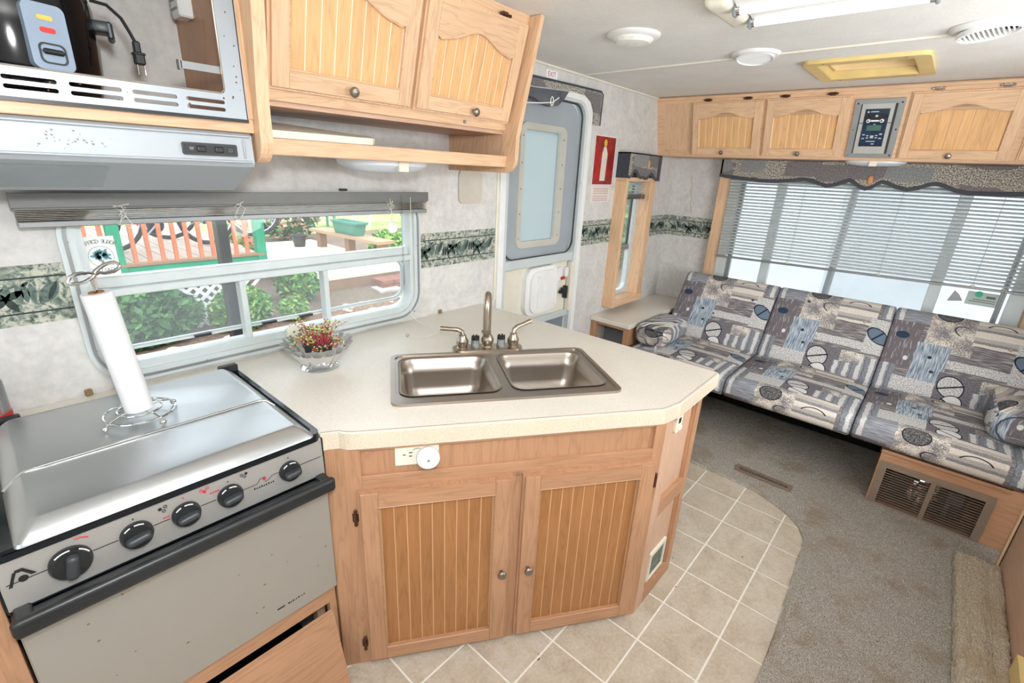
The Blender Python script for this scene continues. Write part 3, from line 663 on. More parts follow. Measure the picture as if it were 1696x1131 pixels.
pl_ = obj('moulded_panel', prism(bm_new(), rrect(2.128, 2.442, .702, .995, .07, 8), YW + .002, YW + .036, XZ), WHITE, d1, True)
obj('moulded_panel_face', prism(bm_new(), rrect(2.165, 2.428, .715, .972, .06, 8), YW - .012, YW + .004, XZ), WHITE, pl_, True)
for x in (2.232, 2.402): obj('moulded_rib', B(x - .010, x + .010, YW - .021, YW - .010, .745, .945, .005, 2), WHITE, pl_)
obj('moulded_ring', prism(bm_new(), circ(2.30, .855, .024), YW - .015, YW - .011, XZ, [circ(2.30, .855, .017)]), WHITE, pl_)
lt = obj('latch_plate', B(2.470, 2.515, YW + .018, YW + .036, .875, .965, .004), WHITE, d1); obj('latch_lever', B(2.492, 2.530, YW + .004, YW + .018, .885, .903, .004), RED, lt)
obj('latch_cup', prism(bm_new(), rrect(2.528, 2.566, .898, .962, .015), YW + .010, YW + .036, XZ), WHITE, d1, True)
obj('catch', box(box(B(2.545, 2.562, YW + .0, YW + .03, .755, .838, .003), 2.485, 2.552, YW - .002, YW + .02, .795, .812, .003), 2.505, 2.54, YW - .004, YW + .02, .812, .83, .003), BLACK, d1)
obj('lock_strip', B(2.574, 2.612, YW - .006, YW + .03, .668, .995, .004), CREAM, d1)

# ---------------- narrow window with wooden box casing
w2 = tag(thing('window_2', None, None, (3.22, YW, .63)), kind='structure')
y0_, y1_ = 1.665, YW + .045
obj('casing_side', B(3.014, 3.046, y0_, y1_, .625, 1.50, .002), OAK['z'], w2); obj('casing_side', B(3.372, 3.448, y0_, y1_, .655, 1.50, .002), OAK['z'], w2)
obj('casing_sill', B(3.008, 3.452, y0_ - .006, y1_, .622, .676, .002), OAK['x'], w2); obj('casing_head', B(3.016, 3.446, y0_ + .001, y1_, 1.50, 1.525, .002), OAK['x'], w2)
obj('window_frame', prism(bm_new(), rrect(3.040, 3.376, .672, 1.525, .03, 6), YW + .012, YW + .045, XZ, [rrect(3.072, 3.346, .705, 1.50, .05, 8)]), ALU, w2, True)
obj('meeting_rail', box(B(3.062, 3.356, YW + .016, YW + .045, 1.008, 1.026, .003), 3.062, 3.356, YW + .02, YW + .045, 1.026, 1.046, .002), ALUD, w2)
obj('sash_edge', prism(bm_new(), rect(3.066, 3.352, 1.04, 1.50), YW + .03, YW + .045, XZ, [rect(3.078, 3.338, 1.05, 1.49)]), DGREY, w2)
obj('pane', B(3.066, 3.352, YW + .036, YW + .039, 1.03, 1.505), PANE, w2); obj('pane', B(3.066, 3.352, YW + .030, YW + .033, .70, 1.02), PANE, w2)

# ---------------- wide window behind the sofa
w3 = tag(thing('window_3', None, None, (XW, .42, .75)), kind='structure')
for (a, b) in ((1.292, 1.352), (-.510, -.450)): obj('casing_side', B(XW - .075, XW + .01, a, b, .62, 1.60, .002), OAK['z'], w3)
obj('casing_sill', B(XW - .075, XW + .01, -.51, 1.352, .66, .72, .002), OAK['y'], w3)
obj('window_frame', prism(bm_new(), rect(-.445, 1.290, .722, 1.558), XW - .004, XW + .05, YZ, [rect(-.372, 1.215, .78, 1.53)]), ALU, w3)
for a in (.938, -.040): obj('mullion', B(XW + .004, XW + .045, a - .030, a + .030, .77, 1.54, .003), ALU, w3)
for a in (1.20, -.345): obj('jamb_track', B(XW + .012, XW + .045, a - .012, a + .012, .77, 1.54, .002), ALUD, w3)
for a, b in ((-.375, -.05), (-.03, .93), (.945, 1.22)): obj('pane', B(XW + .030, XW + .033, a, b, .77, 1.54), PANE, w3)
obj('insect_screen', B(XW + .040, XW + .0405, -.03, .56, .78, 1.53), SCREEN, w3)
tag(obj('window_sticker', prism(bm_new(), [(-.115, .905), (-.185, .918), (-.16, .955), (-.135, .975)], XW + .026, XW + .028, YZ), ALUD), 'grey triangular sticker on the wide sofa window pane', 'sticker')
st_ = thing('window_label', 'pale oblong label with a green spot on the wide sofa window', 'label', (XW + .026, -.27, .93))
obj('label_paper', B(XW + .024, XW + .026, -.335, -.195, .905, .985), plain('label_pale_green', (206, 220, 214), .8), st_)
obj('label_spot', prism(bm_new(), circ(-.245, .972, .018, 12), XW + .0225, XW + .0238, YZ), plain('label_green', (90, 196, 160), .7), st_)
obj('label_lines', box(box(B(XW + .0225, XW + .0238, -.325, -.21, .925, .929), XW + .0225, XW + .0238, -.325, -.225, .937, .941), XW + .0225, XW + .0238, -.32, -.28, .952, .966), GRYP, st_)
# ------------------------------------------------------------------ cabinet joinery (local frame: x right, z up, -y towards the room)
def knob_bm(x, y, z, r=.014):
    bm = bm_new(); lathe(bm, [(.006, 0), (.0055, .010), (.009, .013), (r, .017), (r * 1.02, .021), (r * .8, .026), (.004, .028), (.0001, .0285)], (x, y, z), 18, (0, -1, 0)); return bm
def hinge_bm(x, y, z, horiz=False):
    bm = bm_new(); L, r = .020, .0045
    if horiz: cyl(bm, (x - L, y - .005, z), (x + L, y - .005, z), r, n=10); [ball(bm, (x + s * (L + .003), y - .005, z), .0055, u=8, v=6) for s in (-1, 1)]; box(bm, x - L * .8, x + L * .8, y - .003, y + .001, z - .009, z + .009, .002)
    else: cyl(bm, (x, y - .005, z - L), (x, y - .005, z + L), r, n=10); [ball(bm, (x, y - .005, z + s * (L + .003)), .0055, u=8, v=6) for s in (-1, 1)]; box(bm, x - .009, x + .009, y - .003, y + .001, z - L * .8, z + L * .8, .002)
    return bm
def cab_door(root, x0, x1, z0, z1, fm, pm, gm, st=.055, arch=0.0, planks=6, knob=None, hinges=(), hm=None, hh=False, hm2=None, topst=None):
    """framed door with a bead-board panel: door > planks, knob, hinge"""
    ts = topst or st; a0, a1, c0, c1 = x0 + st, x1 - st, z0 + st, z1 - ts
    if arch:
        pts = [(a0, c0), (a1, c0)]; n = 26; w = a1 - a0
        for k in range(n + 1):
            t = k / n; x = a1 - t * w; q = abs(2 * t - 1)
            h = 0 if q > .80 else .5 * (1 + math.cos(math.pi * q / .80))
            pts.append((x, c1 - arch + arch * h - (.006 * math.sin((q - .8) / .2 * math.pi) if q > .8 else 0)))
    else: pts = [(a0, c0), (a1, c0), (a1, c1), (a0, c1)]
    e = .007
    d = obj('door', prism(bm_new(), rect(x0, x1, z0, z1), -.011, 0, XZ, [pts]), fm['z'], root)
    for (p, q) in ((x0 + e, a0), (a1, x1 - e)): obj('stile', B(p, q, -.020, -.010, z0 + e, z1 - e, .0012), fm['z'], d)
    obj('rail', B(a0 + .0003, a1 - .0003, -.0198, -.010, z0 + e, c0, .0012), fm['x'], d)
    obj('rail', prism(bm_new(), [(a0 + .0003, z1 - e)] + pts[2:][::-1] + [(a1 - .0003, z1 - e)], -.0198, -.010, XZ), fm['x'], d)
    obj('moulding', tube(bm_new(), [(p[0], -.0185, p[1]) for p in pts], .0036, 6, True), fm['x'] if hm2 is None else hm2, d, True)
    obj('panel_backing', prism(bm_new(), [(a0 - .008, c0 - .008), (a1 + .008, c0 - .008), (a1 + .008, c1), (a0 - .008, c1)], -.0081, -.002, XZ), gm, d)
    w = (a1 - a0 - .008) / planks
    def top(x):
        if not arch: return c1
        t = (a1 - x) / (a1 - a0); q = abs(2 * t - 1); h = 0 if q > .80 else .5 * (1 + math.cos(math.pi * q / .80)); return c1 - arch + arch * h
    for k in range(planks):
        p0 = a0 + .004 + k * w + .0016; p1 = a0 + .004 + (k + 1) * w - .0016; m = 5
        out = [(p0, c0 + .002), (p1, c0 + .002)] + [(p1 - (p1 - p0) * i / m, top(p1 - (p1 - p0) * i / m) - .003) for i in range(m + 1)]
        obj('plank', prism(bm_new(), out, -.0085, -.004, XZ), pm, d)
    if knob: obj('knob', knob_bm(knob[0], -.019, knob[1]), KNOBM, d, True)
    for h in hinges: obj('hinge', hinge_bm(h[0], -.004, h[1], hh), hm or HINGE, d, True)
    return d

# ---------------- sink cabinet (set at an angle)
BX, BY = .55, 1.058; UX, UY = .81971, -.57277; TX, TY = .57277, .81971
MD = Matrix(((UX, TX, 0, BX), (UY, TY, 0, BY), (0, 0, 1, 0), (0, 0, 0, 1)))
def dg(s, t, z): return Vector((BX + UX * s + TX * t, BY + UY * s + TY * t, z))
MDI = MD.inverted()
sk = thing('sink_cabinet', 'angled pale oak base cabinet with two bead-board doors under the sink', 'cabinet', matrix=MD)
LEN = .976; zt = .806
obj('face_stile', B(.0, .044, 0, .02, 0, zt, .001), OAKL['z'], sk); obj('face_stile', B(.940, LEN, 0, .02, 0, zt, .001), OAKL['z'], sk)
obj('face_stile', B(.474, .512, 0, .019, .0, .682), OAKL['z'], sk)
obj('face_rail', B(.044, .940, 0, .02, .798, zt), OAKL['x'], sk); obj('face_rail', B(.044, .940, 0, .02, .664, .716, .001), OAKL['x'], sk); obj('face_rail', B(.044, .940, .001, .02, 0, .03), OAKL['x'], sk)
obj('apron_panel', B(.040, .944, .012, .020, .71, .80), OAKL['z'], sk)
cab_door(sk, .030, .479, .020, .676, OAKL, OAKP['z'], GROOVEL, st=.056, planks=9, knob=(.452, .322), hinges=((.021, .585), (.021, .095)))
cab_door(sk, .508, .957, .020, .676, OAKL, OAKP['z'], GROOVEL, st=.056, planks=9, knob=(.540, .322), hinges=((.962, .60),))
W_ = lambda bm: bm
obj('filler_stile', prism(bm_new(), [(.5115, 1.085), (.552, 1.0575), (.575, 1.09), (.5115, 1.13)], 0, zt), OAKL['z'], sk, xf=MDI)
# the short face looking at the aisle (parallel to the stove front)
ya = .499
obj('side_stile', B(1.352, 1.408, ya, ya + .02, 0, zt, .001), OAKS['z'], sk, xf=MDI); obj('side_stile', B(1.612, 1.650, ya, ya + .02, 0, zt, .001), OAKL['z'], sk, xf=MDI)
for a, b in ((0, .058), (.405, .470), (.795, zt)): obj('side_rail', B(1.408, 1.612, ya, ya + .02, a, b, .001), OAKL['x'], sk, xf=MDI)
obj('side_panel', B(1.40, 1.63, ya + .016, ya + .024, 0, zt), OAKS['z'], sk, xf=MDI)
for x in (1.604,): obj('side_bevel', B(x, x + .008, ya + .008, ya + .018, .03, zt - .004), OAKL['z'], sk, xf=MDI)
obj('end_panel', B(1.630, 1.650, ya + .018, YW - .003, 0, zt), OAKL['y'], sk, xf=MDI)
obj('back_panel', B(.56, 1.63, 1.70, 1.71, 0, zt), OAKL['x'], sk, xf=MDI)
# things fixed on it
ot = thing('wall_outlet', 'almond power outlet plate on the apron of the sink cabinet', 'outlet', matrix=MD)
obj('plate', prism(bm_new(), rrect(.136, .258, .737, .803, .004), .006, .0115, XZ), OFFW, ot, True)
bm = bm_new(); box(bm, .1575, .1655, .0045, .0062, .7695, .7715); box(bm, .174, .184, .0045, .0062, .7755, .7775); box(bm, .174, .183, .0045, .0062, .7645, .7665); obj('slot', bm, BLKP, ot)
obj('screw', cyl(bm_new(), (.148, .0045, .755), (.148, .008, .755), .003, n=8), OFFW, ot)
obj('stray_mark', tube(bm_new(), [(.186, .0055, .784), (.190, .0055, .788), (.197, .0055, .7885), (.203, .0055, .789), (.208, .0055, .785)], .0009, 5), GRYP, ot)
nl = thing('puck_night_light', 'round white push night light stuck over the outlet plate', 'night light', matrix=MD)
obj('body', lathe(bm_new(), [(.030, 0), (.033, .006), (.033, .018), (.031, .024), (.027, .026)], (.227, .0065, .763), 32, (0, -1, 0)), WHITE, nl, True)
obj('lens', lathe(bm_new(), [(.025, .025), (.024, .0285), (.004, .0295), (.0001, .0295)], (.227, .0065, .763), 32, (0, -1, 0)), plain('frosted_lens', (222, 226, 228), .5), nl, True)
obj('sensor', cyl(bm_new(), (.227, -.0238, .763), (.227, -.022, .763), .004, n=12), GREY, nl)
ps = thing('phone_jack', 'ivory oblong jack plate with a dark socket under the counter end', 'jack', (1.48, ya, .75))
obj('plate', prism(bm_new(), rrect(1.456, 1.508, .718, .796, .014), ya + .008, ya + .017, XZ), CREAM, ps, True); obj('socket', B(1.474, 1.490, ya + .0065, ya + .0085, .753, .772), VOID, ps); obj('plug_latch', B(1.474, 1.494, ya + .000, ya + .0085, .728, .744, .002), CREAM, ps)
vg = thing('small_vent_plate', 'small grey vent plate low on the end of the sink cabinet', 'vent', (1.5, ya, .14))
obj('frame', prism(bm_new(), rect(1.445, 1.580, .075, .205), ya + .007, ya + .017, XZ, [rect(1.456, 1.569, .086, .190)]), CREAM, vg); obj('mesh', B(1.452, 1.572, ya + .012, ya + .017, .082, .195), plain('vent_green_grey', (104, 112, 104), .6, 0, .3, 40), vg)

# ---------------- counter top
ZT = .858
hole = [(dg(p[0], p[1], 0).x, dg(p[0], p[1], 0).y) for p in rrect(.145, .865, .14, .525, .05)]
outl = [(-.60, YW - .001), (1.757, YW - .001), (1.772, .505), (1.760, .490), (1.412, .487), (1.400, .491)]
outl += [(dg(s, t, 0).x, dg(s, t, 0).y) for s, t in ((.96, -.006), (.05, -.006), (.025, -.005), (.008, -.001), (-.008, .007))] + [(.524, 1.084), (.508, 1.090), (.508, 1.644), (-.102, 1.644), (-.102, 1.085), (-.60, 1.085)]
ct = obj('countertop', prism(bm_new(), outl, zt, ZT, XY, [hole]), LAM)
me = ct.data; me.materials.append(LAME)
for p in me.polygons:
    if abs(p.normal.z) < .5: p.material_index = 1
bv = ct.modifiers.new('edge', 'BEVEL'); bv.width = .006; bv.segments = 2; bv.limit_method = 'ANGLE'; bv.angle_limit = R(60)
tag(ct, 'speckled beige laminate countertop running from the stove to the peninsula', 'countertop')

es = [(1.758, .503, ZT + .0002), (1.752, .499, ZT + .0002), (1.414, .4965, ZT + .0002)] + [tuple(dg(s, t, ZT + .0002)) for s, t in ((.955, .004), (.05, .004), (.025, .005), (.006, .009), (-.008, .016))] + [(.512, 1.098, ZT + .0002)]
obj('edge_seam', tube(bm_new(), es, .0007, 5), plain('seam_brown', (132, 96, 74), .7), ct)
# ---------------- sink
sn = thing('double_sink', 'double bowl stainless steel drop-in sink set in the beige counter', 'sink', matrix=MD)
b1 = (.160, .476, .186, .496, .045); b2 = (.524, .846, .186, .500, .045)
bm = bm_new(); prism(bm, rrect(.128, .880, .126, .536, .03), ZT - .002, ZT + .005, XY, [rrect(*b1), rrect(*b2)])
prism(bm, rrect(.128, .880, .126, .536, .03), ZT + .004, ZT + .009, XY, [rrect(.142, .866, .140, .522, .03)])
obj('rim', bm, SINK, sn, True)
for b in (b1, b2):
    rings = []
    for ins, z in ((-.008, .008), (-.002, .0065), (.002, .0), (.004, -.012), (.010, -.016), (.014, -.05), (.020, -.10), (.030, -.128), (.050, -.142), (.085, -.147)):
        rings.append([Vector((p[0], p[1], ZT + z)) for p in rrect(b[0] + ins, b[1] - ins, b[2] + ins, b[3] - ins, max(.02, b[4] - ins * .2))])
    bo = obj('bowl', loft(bm_new(), rings, caps=False), SINK, sn, True, ang=60)
    bm = bm_new(); bm.faces.new([bm.verts.new(p) for p in rings[-1]]); obj('bowl_floor', bm, SINK, bo)
    cx, cy = (b[0] + b[1]) / 2, (b[2] + b[3]) / 2
    obj('drain', lathe(bm_new(), [(.036, 0), (.034, .003), (.026, .001), (.010, -.001), (.0001, -.001)], (cx, cy, ZT - .1465), 24), NICKEL, bo, True)
# ---------------- faucet
fc = thing('kitchen_faucet', 'brushed nickel gooseneck faucet with two levers behind the sink', 'faucet', matrix=MD)
fz = ZT + .002
obj('deck_plate', prism(bm_new(), rrect(.362, .640, .532, .604, .034), ZT - .001, fz + .012), NICKEL, fc, True)
lo = dg(.5, .572, 0); gx, gy = -.055, -.055      # spout swung a little towards the stove
def loc(wx, wy, z): p = MDI @ Vector((wx, wy, z)); return p
pts = []; H = 1.045; rr_ = .038
pts += [loc(lo.x, lo.y, z) for z in (fz + .05, .95, 1.0, H)]
dx, dy = -.77, -.64
for k in range(1, 10):
    a = math.pi * k / 9; pts.append(loc(lo.x + dx * rr_ * (1 - math.cos(a)), lo.y + dy * rr_ * (1 - math.cos(a)), H + rr_ * math.sin(a) * 1.25))
pts += [loc(lo.x + dx * 2 * rr_, lo.y + dy * 2 * rr_, z) for z in (1.02, .98, .962)]
obj('spout', tube(bm_new(), pts, .0125, 14), NICKEL, fc, True)
e_ = loc(lo.x + dx * 2 * rr_, lo.y + dy * 2 * rr_, 0)
obj('aerator', lathe(bm_new(), [(.0125, .966), (.019, .962), (.019, .957), (.013, .954), (.012, .940), (.0001, .940)], (e_.x, e_.y, 0), 20), NICKEL, fc, True)
obj('spout_base', lathe(bm_new(), [(.022, fz + .010), (.016, fz + .018), (.024, fz + .032), (.025, fz + .045), (.018, fz + .060), (.0125, fz + .066)], (.5, .572, 0), 24), NICKEL, fc, True)
for s, sg in ((.400, -1), (.604, 1)):
    hb = obj('valve_body', lathe(bm_new(), [(.025, fz + .010), (.018, fz + .016), (.023, fz + .028), (.024, fz + .042), (.015, fz + .056), (.014, fz + .066), (.0001, fz + .070)], (s, .568, 0), 22), NICKEL, fc, True)
    if sg < 0: P = [(s, .568, fz + .060), (s - .003, .569, fz + .078), (s - .018, .572, fz + .086), (s - .045, .580, fz + .086), (s - .082, .592, fz + .086)]
    else: P = [(s, .568, fz + .060), (s + .003, .570, fz + .080), (s + .016, .576, fz + .090), (s + .042, .588, fz + .095), (s + .078, .604, fz + .104)]
    obj('lever', tube(bm_new(), P, [.010, .010, .0095, .0085, .0095], 12), NICKEL, hb, True)
for s in (.452, .556):
    cpz = fz + .008
    ch = thing('tap_cartridge', ['grey and black tap cartridge beside the left faucet lever', 'grey and black tap cartridge beside the right faucet lever'][s > .5], 'tap cartridge', matrix=MD @ Matrix.Translation((0, 0, 0)))
    obj('barrel', lathe(bm_new(), [(.016, cpz), (.018, cpz + .004), (.0165, cpz + .018), (.0165, cpz + .032), (.0155, cpz + .036)], (s, .574, 0), 20), plain('galvanised_grey', (142, 146, 146), .45, .4, .3, 60), ch, True)
    obj('cap', lathe(bm_new(), [(.016, cpz + .034), (.016, cpz + .044), (.011, cpz + .046), (.0001, cpz + .044)], (s, .574, 0), 20), BLACK, ch, True)
    for k in range(6): obj('notch', B(-.003, .003, -.002, .002, 0, .007), BLACK, ch, xf=Matrix.Translation((s + .012 * math.cos(k * 1.047), .574 + .012 * math.sin(k * 1.047), cpz + .043)))
# ---------------- stove
sv = thing('gas_range', 'stainless steel gas range with closed folding lid and black knobs', 'stove', (.205, 1.36, .34))
obj('body', B(-.097, .505, 1.098, 1.640, .345, .848), BLACKE, sv)
bm = bm_new(); prism(bm, rrect(-.101, .507, 1.082, 1.642, .02), .846, .862); prism(bm, rrect(-.101, .507, 1.082, 1.642, .02), .860, .870, XY, [rrect(-.088, .494, 1.098, 1.63, .02)])
obj('top_tray', bm, BLACKE, sv, True)
def pan(x0, x1, y0, y1, sx0, sx1, sy0, sy1, za=.868, zb=.900):
    rings = []
    for f, z in ((0, za), (.06, za + .006), (.42, za + .018), (.9, zb - .001), (1.0, zb)):
        rings.append([Vector((p[0], p[1], z)) for p in rrect(x0 + sx0 * f, x1 - sx1 * f, y0 + sy0 * f, y1 - sy1 * f, .012, 3)])
    return loft(bm_new(), rings)
obj('lid', pan(-.066, .486, 1.072, 1.297, .034, .034, .036, .0005), STEEL, sv, True, ang=28)
obj('lid', pan(-.066, .486, 1.299, 1.612, .034, .034, .0005, .012), STEEL, sv, True, ang=28)
obj('lid_hinge_rod', tube(bm_new(), [(-.064, 1.298, .871), (-.046, 1.298, .888), (-.030, 1.298, .900), (.0, 1.298, .9025), (.2, 1.298, .903), (.44, 1.298, .9025), (.458, 1.298, .898), (.482, 1.298, .874)], .0028, 8), CHROME, sv, True)
for x in (-.062, .452):
    hg = obj('lid_bracket', box(B(x, x + .055, 1.628, 1.652, .868, .892, .003), x, x + .008, 1.56, 1.65, .868, .884), BLACK, sv)
obj('bracket_lever', B(-.100, -.072, 1.50, 1.60, .870, .880, .002), ALUD, sv)
obj('control_panel', prism(bm_new(), [(1.083, .742), (1.12, .742), (1.12, .849), (1.090, .849), (1.086, .846)], -.098, .507, YZ), PANELS, sv)
obj('panel_edge', box(box(B(-.101, .510, 1.084, 1.12, .734, .746, .002), -.102, -.0975, 1.0845, 1.12, .742, .849), .5065, .510, 1.0845, 1.12, .742, .849), BLACKE, sv)
yk = 1.0845
for x, r, a in ((-.003, .0325, 80), (.100, .0285, 8), (.189, .0275, 8), (.278, .0270, 8), (.417, .0260, 8)):
    kb = obj('control_knob', lathe(bm_new(), [(r, 0), (r, .008), (r * .93, .012), (r * .90, .016), (.0001, .017)], (x, yk, .795), 32, (0, -1, 0)), BLACK, sv, True)
    m4 = Matrix.Translation((x, yk - .016, .795)) @ Matrix.Rotation(R(-a), 4, 'Y')
    obj('grip', rbox(bm_new(), (0, -.006, 0), (r * 1.55, .022, r * .62), r * .28, 3), DGREY, kb, True, xf=m4)
    bm = bm_new()
    for t in ((60, 95), (110, 135)) if r < .03 else ((25, 60), (85, 130)):
        q = [(x + r * .95 * math.cos(R(t[0] + (t[1] - t[0]) * k / 5)), .795 + r * .95 * math.sin(R(t[0] + (t[1] - t[0]) * k / 5))) for k in range(6)]
        tube(bm, [(p[0], yk - .0122, p[1]) for p in q], .0012, 5)
    obj('knob_mark', bm, WHTP, kb)
def pdot(bm, x, z, r, ring=False): prism(bm, circ(x, z, r, 12), yk - .0012, yk - .0004, XZ, [circ(x, z, r * .7, 12)] if ring else ())
bm = bm_new(); zl = .797
for a, b in ((-.090, -.034), (.030, .070), (.130, .160), (.218, .249), (.445, .500)): box(bm, a, b, yk - .0010, yk, zl - .0007, zl + .0007)
tube(bm, [(.307, yk - .0006, zl - .004), (.338, yk - .0006, zl - .004), (.346, yk - .0006, zl + .006), (.358, yk - .0006, zl + .008)], .0007, 5); tube(bm, [(.356, yk - .0006, zl - .006), (.366, yk - .0006, zl - .004), (.374, yk - .0006, zl + .004), (.391, yk - .0006, zl + .004)], .0007, 5)
for x in (.100, .278, .417): pdot(bm, x, .831, .0016)
pdot(bm, .146, .829, .0035); pdot(bm, .156, .831, .0035, True); pdot(bm, .152, .822, .0035, True)
pdot(bm, .318, .834, .0035); pdot(bm, .308, .833, .0035, True); pdot(bm, .314, .827, .0035, True)
text_bm(bm, 'Flame Tamer', .008, lambda u, v, w: Vector((u, yk - .0008, v)), 0, 0, .352, .782) if False else [box(bm, .330 + k * .0055, .330 + k * .0055 + .003, yk - .0008, yk, .780, .780 + (.005, .0035, .004)[k % 3]) for k in range(9)]
tag(obj('panel_print', bm, BLKP, sv), kind='stuff')
bm = bm_new(); pdot(bm, .189, .834, .0016); pdot(bm, .230, .829, .0036); pdot(bm, .224, .834, .0036, True); pdot(bm, .236, .836, .0036, True); pdot(bm, .356, .800, .0042)
tube(bm, [(.010, yk - .0006, .838), (.020, yk - .0006, .837), (.030, yk - .0006, .832)], .0012, 5); [box(bm, .240 + k * .005, .2432 + k * .005, yk - .0008, yk, .817, .820) for k in range(4)]; [box(bm, .148 + k * .004, .1505 + k * .004, yk - .0008, yk, .803, .806) for k in range(3)]
tag(obj('panel_print_red', bm, REDP, sv), kind='stuff')
bm = bm_new(); lx, lz = -.066, .806
prism(bm, [(lx - .022, lz - .016), (lx - .012, lz + .012), (lx - .006, lz + .014), (lx - .012, lz - .001), (lx - .017, lz - .016)], yk - .0014, yk - .0004, XZ)
prism(bm, [(lx - .009, lz + .016), (lx + .002, lz + .016), (lx + .017, lz - .004), (lx + .010, lz - .004), (lx + .000, lz + .010), (lx - .006, lz + .010)], yk - .0014, yk - .0004, XZ); prism(bm, circ(lx - .001, lz - .006, .0068, 14), yk - .0014, yk - .0004, XZ)
obj('maker_emblem', bm, BLKP, sv)
bm = rbox(bm_new(), (.205, 1.040, .733), (.612, .022, .040), .011, 6); box(bm, -.098, .508, 1.048, 1.088, .712, .736, .002); box(bm, -.098, .508, 1.080, 1.100, .712, .736)
for x in (-.094, .480): box(bm, x, x + .025, 1.040, 1.088, .714, .746, .003)
obj('oven_handle', bm, BLACK, sv, True)
od = obj('oven_door', B(-.097, .508, 1.076, 1.100, .350, .712, .003), STEELD, sv)
bm = bm_new(); box(bm, .337, .357, 1.0752, 1.0765, .3925, .3965)
for k, (a, h) in enumerate(((.366, .005), (.372, .003), (.378, .0045), (.386, .003), (.393, .005), (.401, .0025), (.408, .004))): box(bm, a, a + .0045, 1.0752, 1.0765, .392 + k * .0002, .392 + h)
tag(obj('worn_lettering', bm, BLKP, od), kind='stuff'); bm = bm_new(); rn = random.Random(14)
for k in range(16): ball(bm, (rn.uniform(-.06, .49), 1.0758, rn.uniform(.38, .68)), rn.uniform(.0010, .0030), (1.5, .3, 1), 6, 4)
tag(obj('stain_specks', bm, plain('stain_brown', (126, 104, 78), .8), od), kind='stuff')
# ---------------- cabinet carcass below the stove and the loose front leaning under it
sb = thing('stove_base_cabinet', 'oak cabinet frame under the stove with a dark open gap', 'cabinet', (.0, 1.2, 0))
obj('rail', B(-.098, .507, 1.092, 1.112, .288, .348, .001), OAKL['x'], sb); obj('stile', B(.486, .5075, 1.0925, 1.112, 0, .288), OAKL['z'], sb); obj('stile', B(-.098, -.02, 1.0925, 1.112, 0, .288), OAKL['z'], sb)
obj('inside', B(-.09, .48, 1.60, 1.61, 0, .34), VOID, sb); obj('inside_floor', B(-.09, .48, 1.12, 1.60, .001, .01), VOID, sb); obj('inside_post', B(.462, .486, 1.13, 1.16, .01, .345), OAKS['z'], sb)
lp = prism(bm_new(), [(1.0905, .262), (1.076, .258), (1.008, .010), (1.0225, .007)], -.02, .488, YZ)
tag(obj('loose_cabinet_front', lp, OAKL['x']), 'plain oak cabinet front tipped outwards at floor below the oven', 'cabinet front')
bm = ico(bm_new(), (.40, 1.17, .265), .05, (1.5, .7, .55), 3, .10, 4); tag(obj('plastic_bag', bm, translucent('bag_grey', (190, 196, 200), .3, .3)), 'crumpled grey plastic bag stuffed in the gap under the stove', 'bag'); 
lc = thing('left_base_cabinet', 'pale oak cabinet side left of the stove', 'cabinet', (-.35, 1.4, 0))
obj('front', B(-.60, -.103, 1.090, 1.110, 0, zt, .001), OAKL['z'], lc); obj('side', B(-.125, -.103, 1.11, 1.62, 0, zt), OAKL['z'], lc)

# ---------------- overhead cabinet with two arched doors (front leans out at the top)
LZ = Vector((0, -.09, .34)).normalized(); LY = Vector((0, .34, .09)).normalized()
MK = Matrix(((1, 0, 0, 0), (0, LY.y, LZ.y, 1.410), (0, LY.z, LZ.z, 1.690), (0, 0, 0, 1))); MKI = MK.inverted()
uc = thing('overhead_cabinet', 'pale oak overhead cabinet with two arched doors and open shelf above the window', 'cabinet', matrix=MK)
cab_door(uc, .604, 1.052, .020, .352, OAK, OAKD['z'], GROOVE, st=.052, arch=.040, planks=8, knob=(.835, .046), topst=.070)
cab_door(uc, 1.064, 1.522, .020, .352, OAK, OAKD['z'], GROOVE, st=.052, arch=.040, planks=8, knob=(1.320, .046), topst=.070, hinges=((1.40, .358),), hh=True, hm=HINGE)
obj('bottom_rail', B(.566, 1.530, 0, .02, -.010, .026, .001), OAK['x'], uc); obj('top_rail', B(.566, 1.530, .001, .02, .340, .388), OAK['x'], uc); obj('stile', B(1.045, 1.070, .001, .02, .02, .345), OAK['z'], uc); obj('stile', B(.566, .612, .001, .02, .02, .345), OAK['z'], uc); obj('stile', B(1.512, 1.530, .001, .02, .02, .345), OAK['z'], uc)
obj('floor_board', B(.566, 1.530, 1.425, YW - .001, 1.668, 1.684), OAKS['x'], uc, xf=MKI); obj('shelf', B(.566, 1.530, 1.412, YW - .001, 1.546, 1.560), OAK['x'], uc, xf=MKI)
obj('shelf_lip', B(.566, 1.530, 1.396, 1.412, 1.545, 1.588, .004, 2), OAK['x'], uc, xf=MKI)
def side_outline(yb, yf0, yf1): 
    z0 = 1.523; pts = [(YW - .001, z0), (yf0 + .06, z0)]
    for k in range(7): t = R(-90 - 15 * k * .9); pts.append((yf0 + .06 + .058 * math.cos(t), z0 + .058 + .058 * math.sin(t)))
    return pts + [(yf0, 1.66), (yf1, ZC - .002), (YW - .001, ZC - .002)]
obj('end_panel', prism(bm_new(), side_outline(YW, 1.352, 1.262), 1.530, 1.551, YZ), OAK['z'], uc, xf=MKI)
obj('divider_panel', prism(bm_new(), side_outline(YW, 1.305, 1.245), .536, .566, YZ), OAK['z'], uc, xf=MKI)
obj('button', cyl(bm_new(), (1.305, -.004, .004), (1.305, .004, .004), .006, n=14), ALUD, uc)
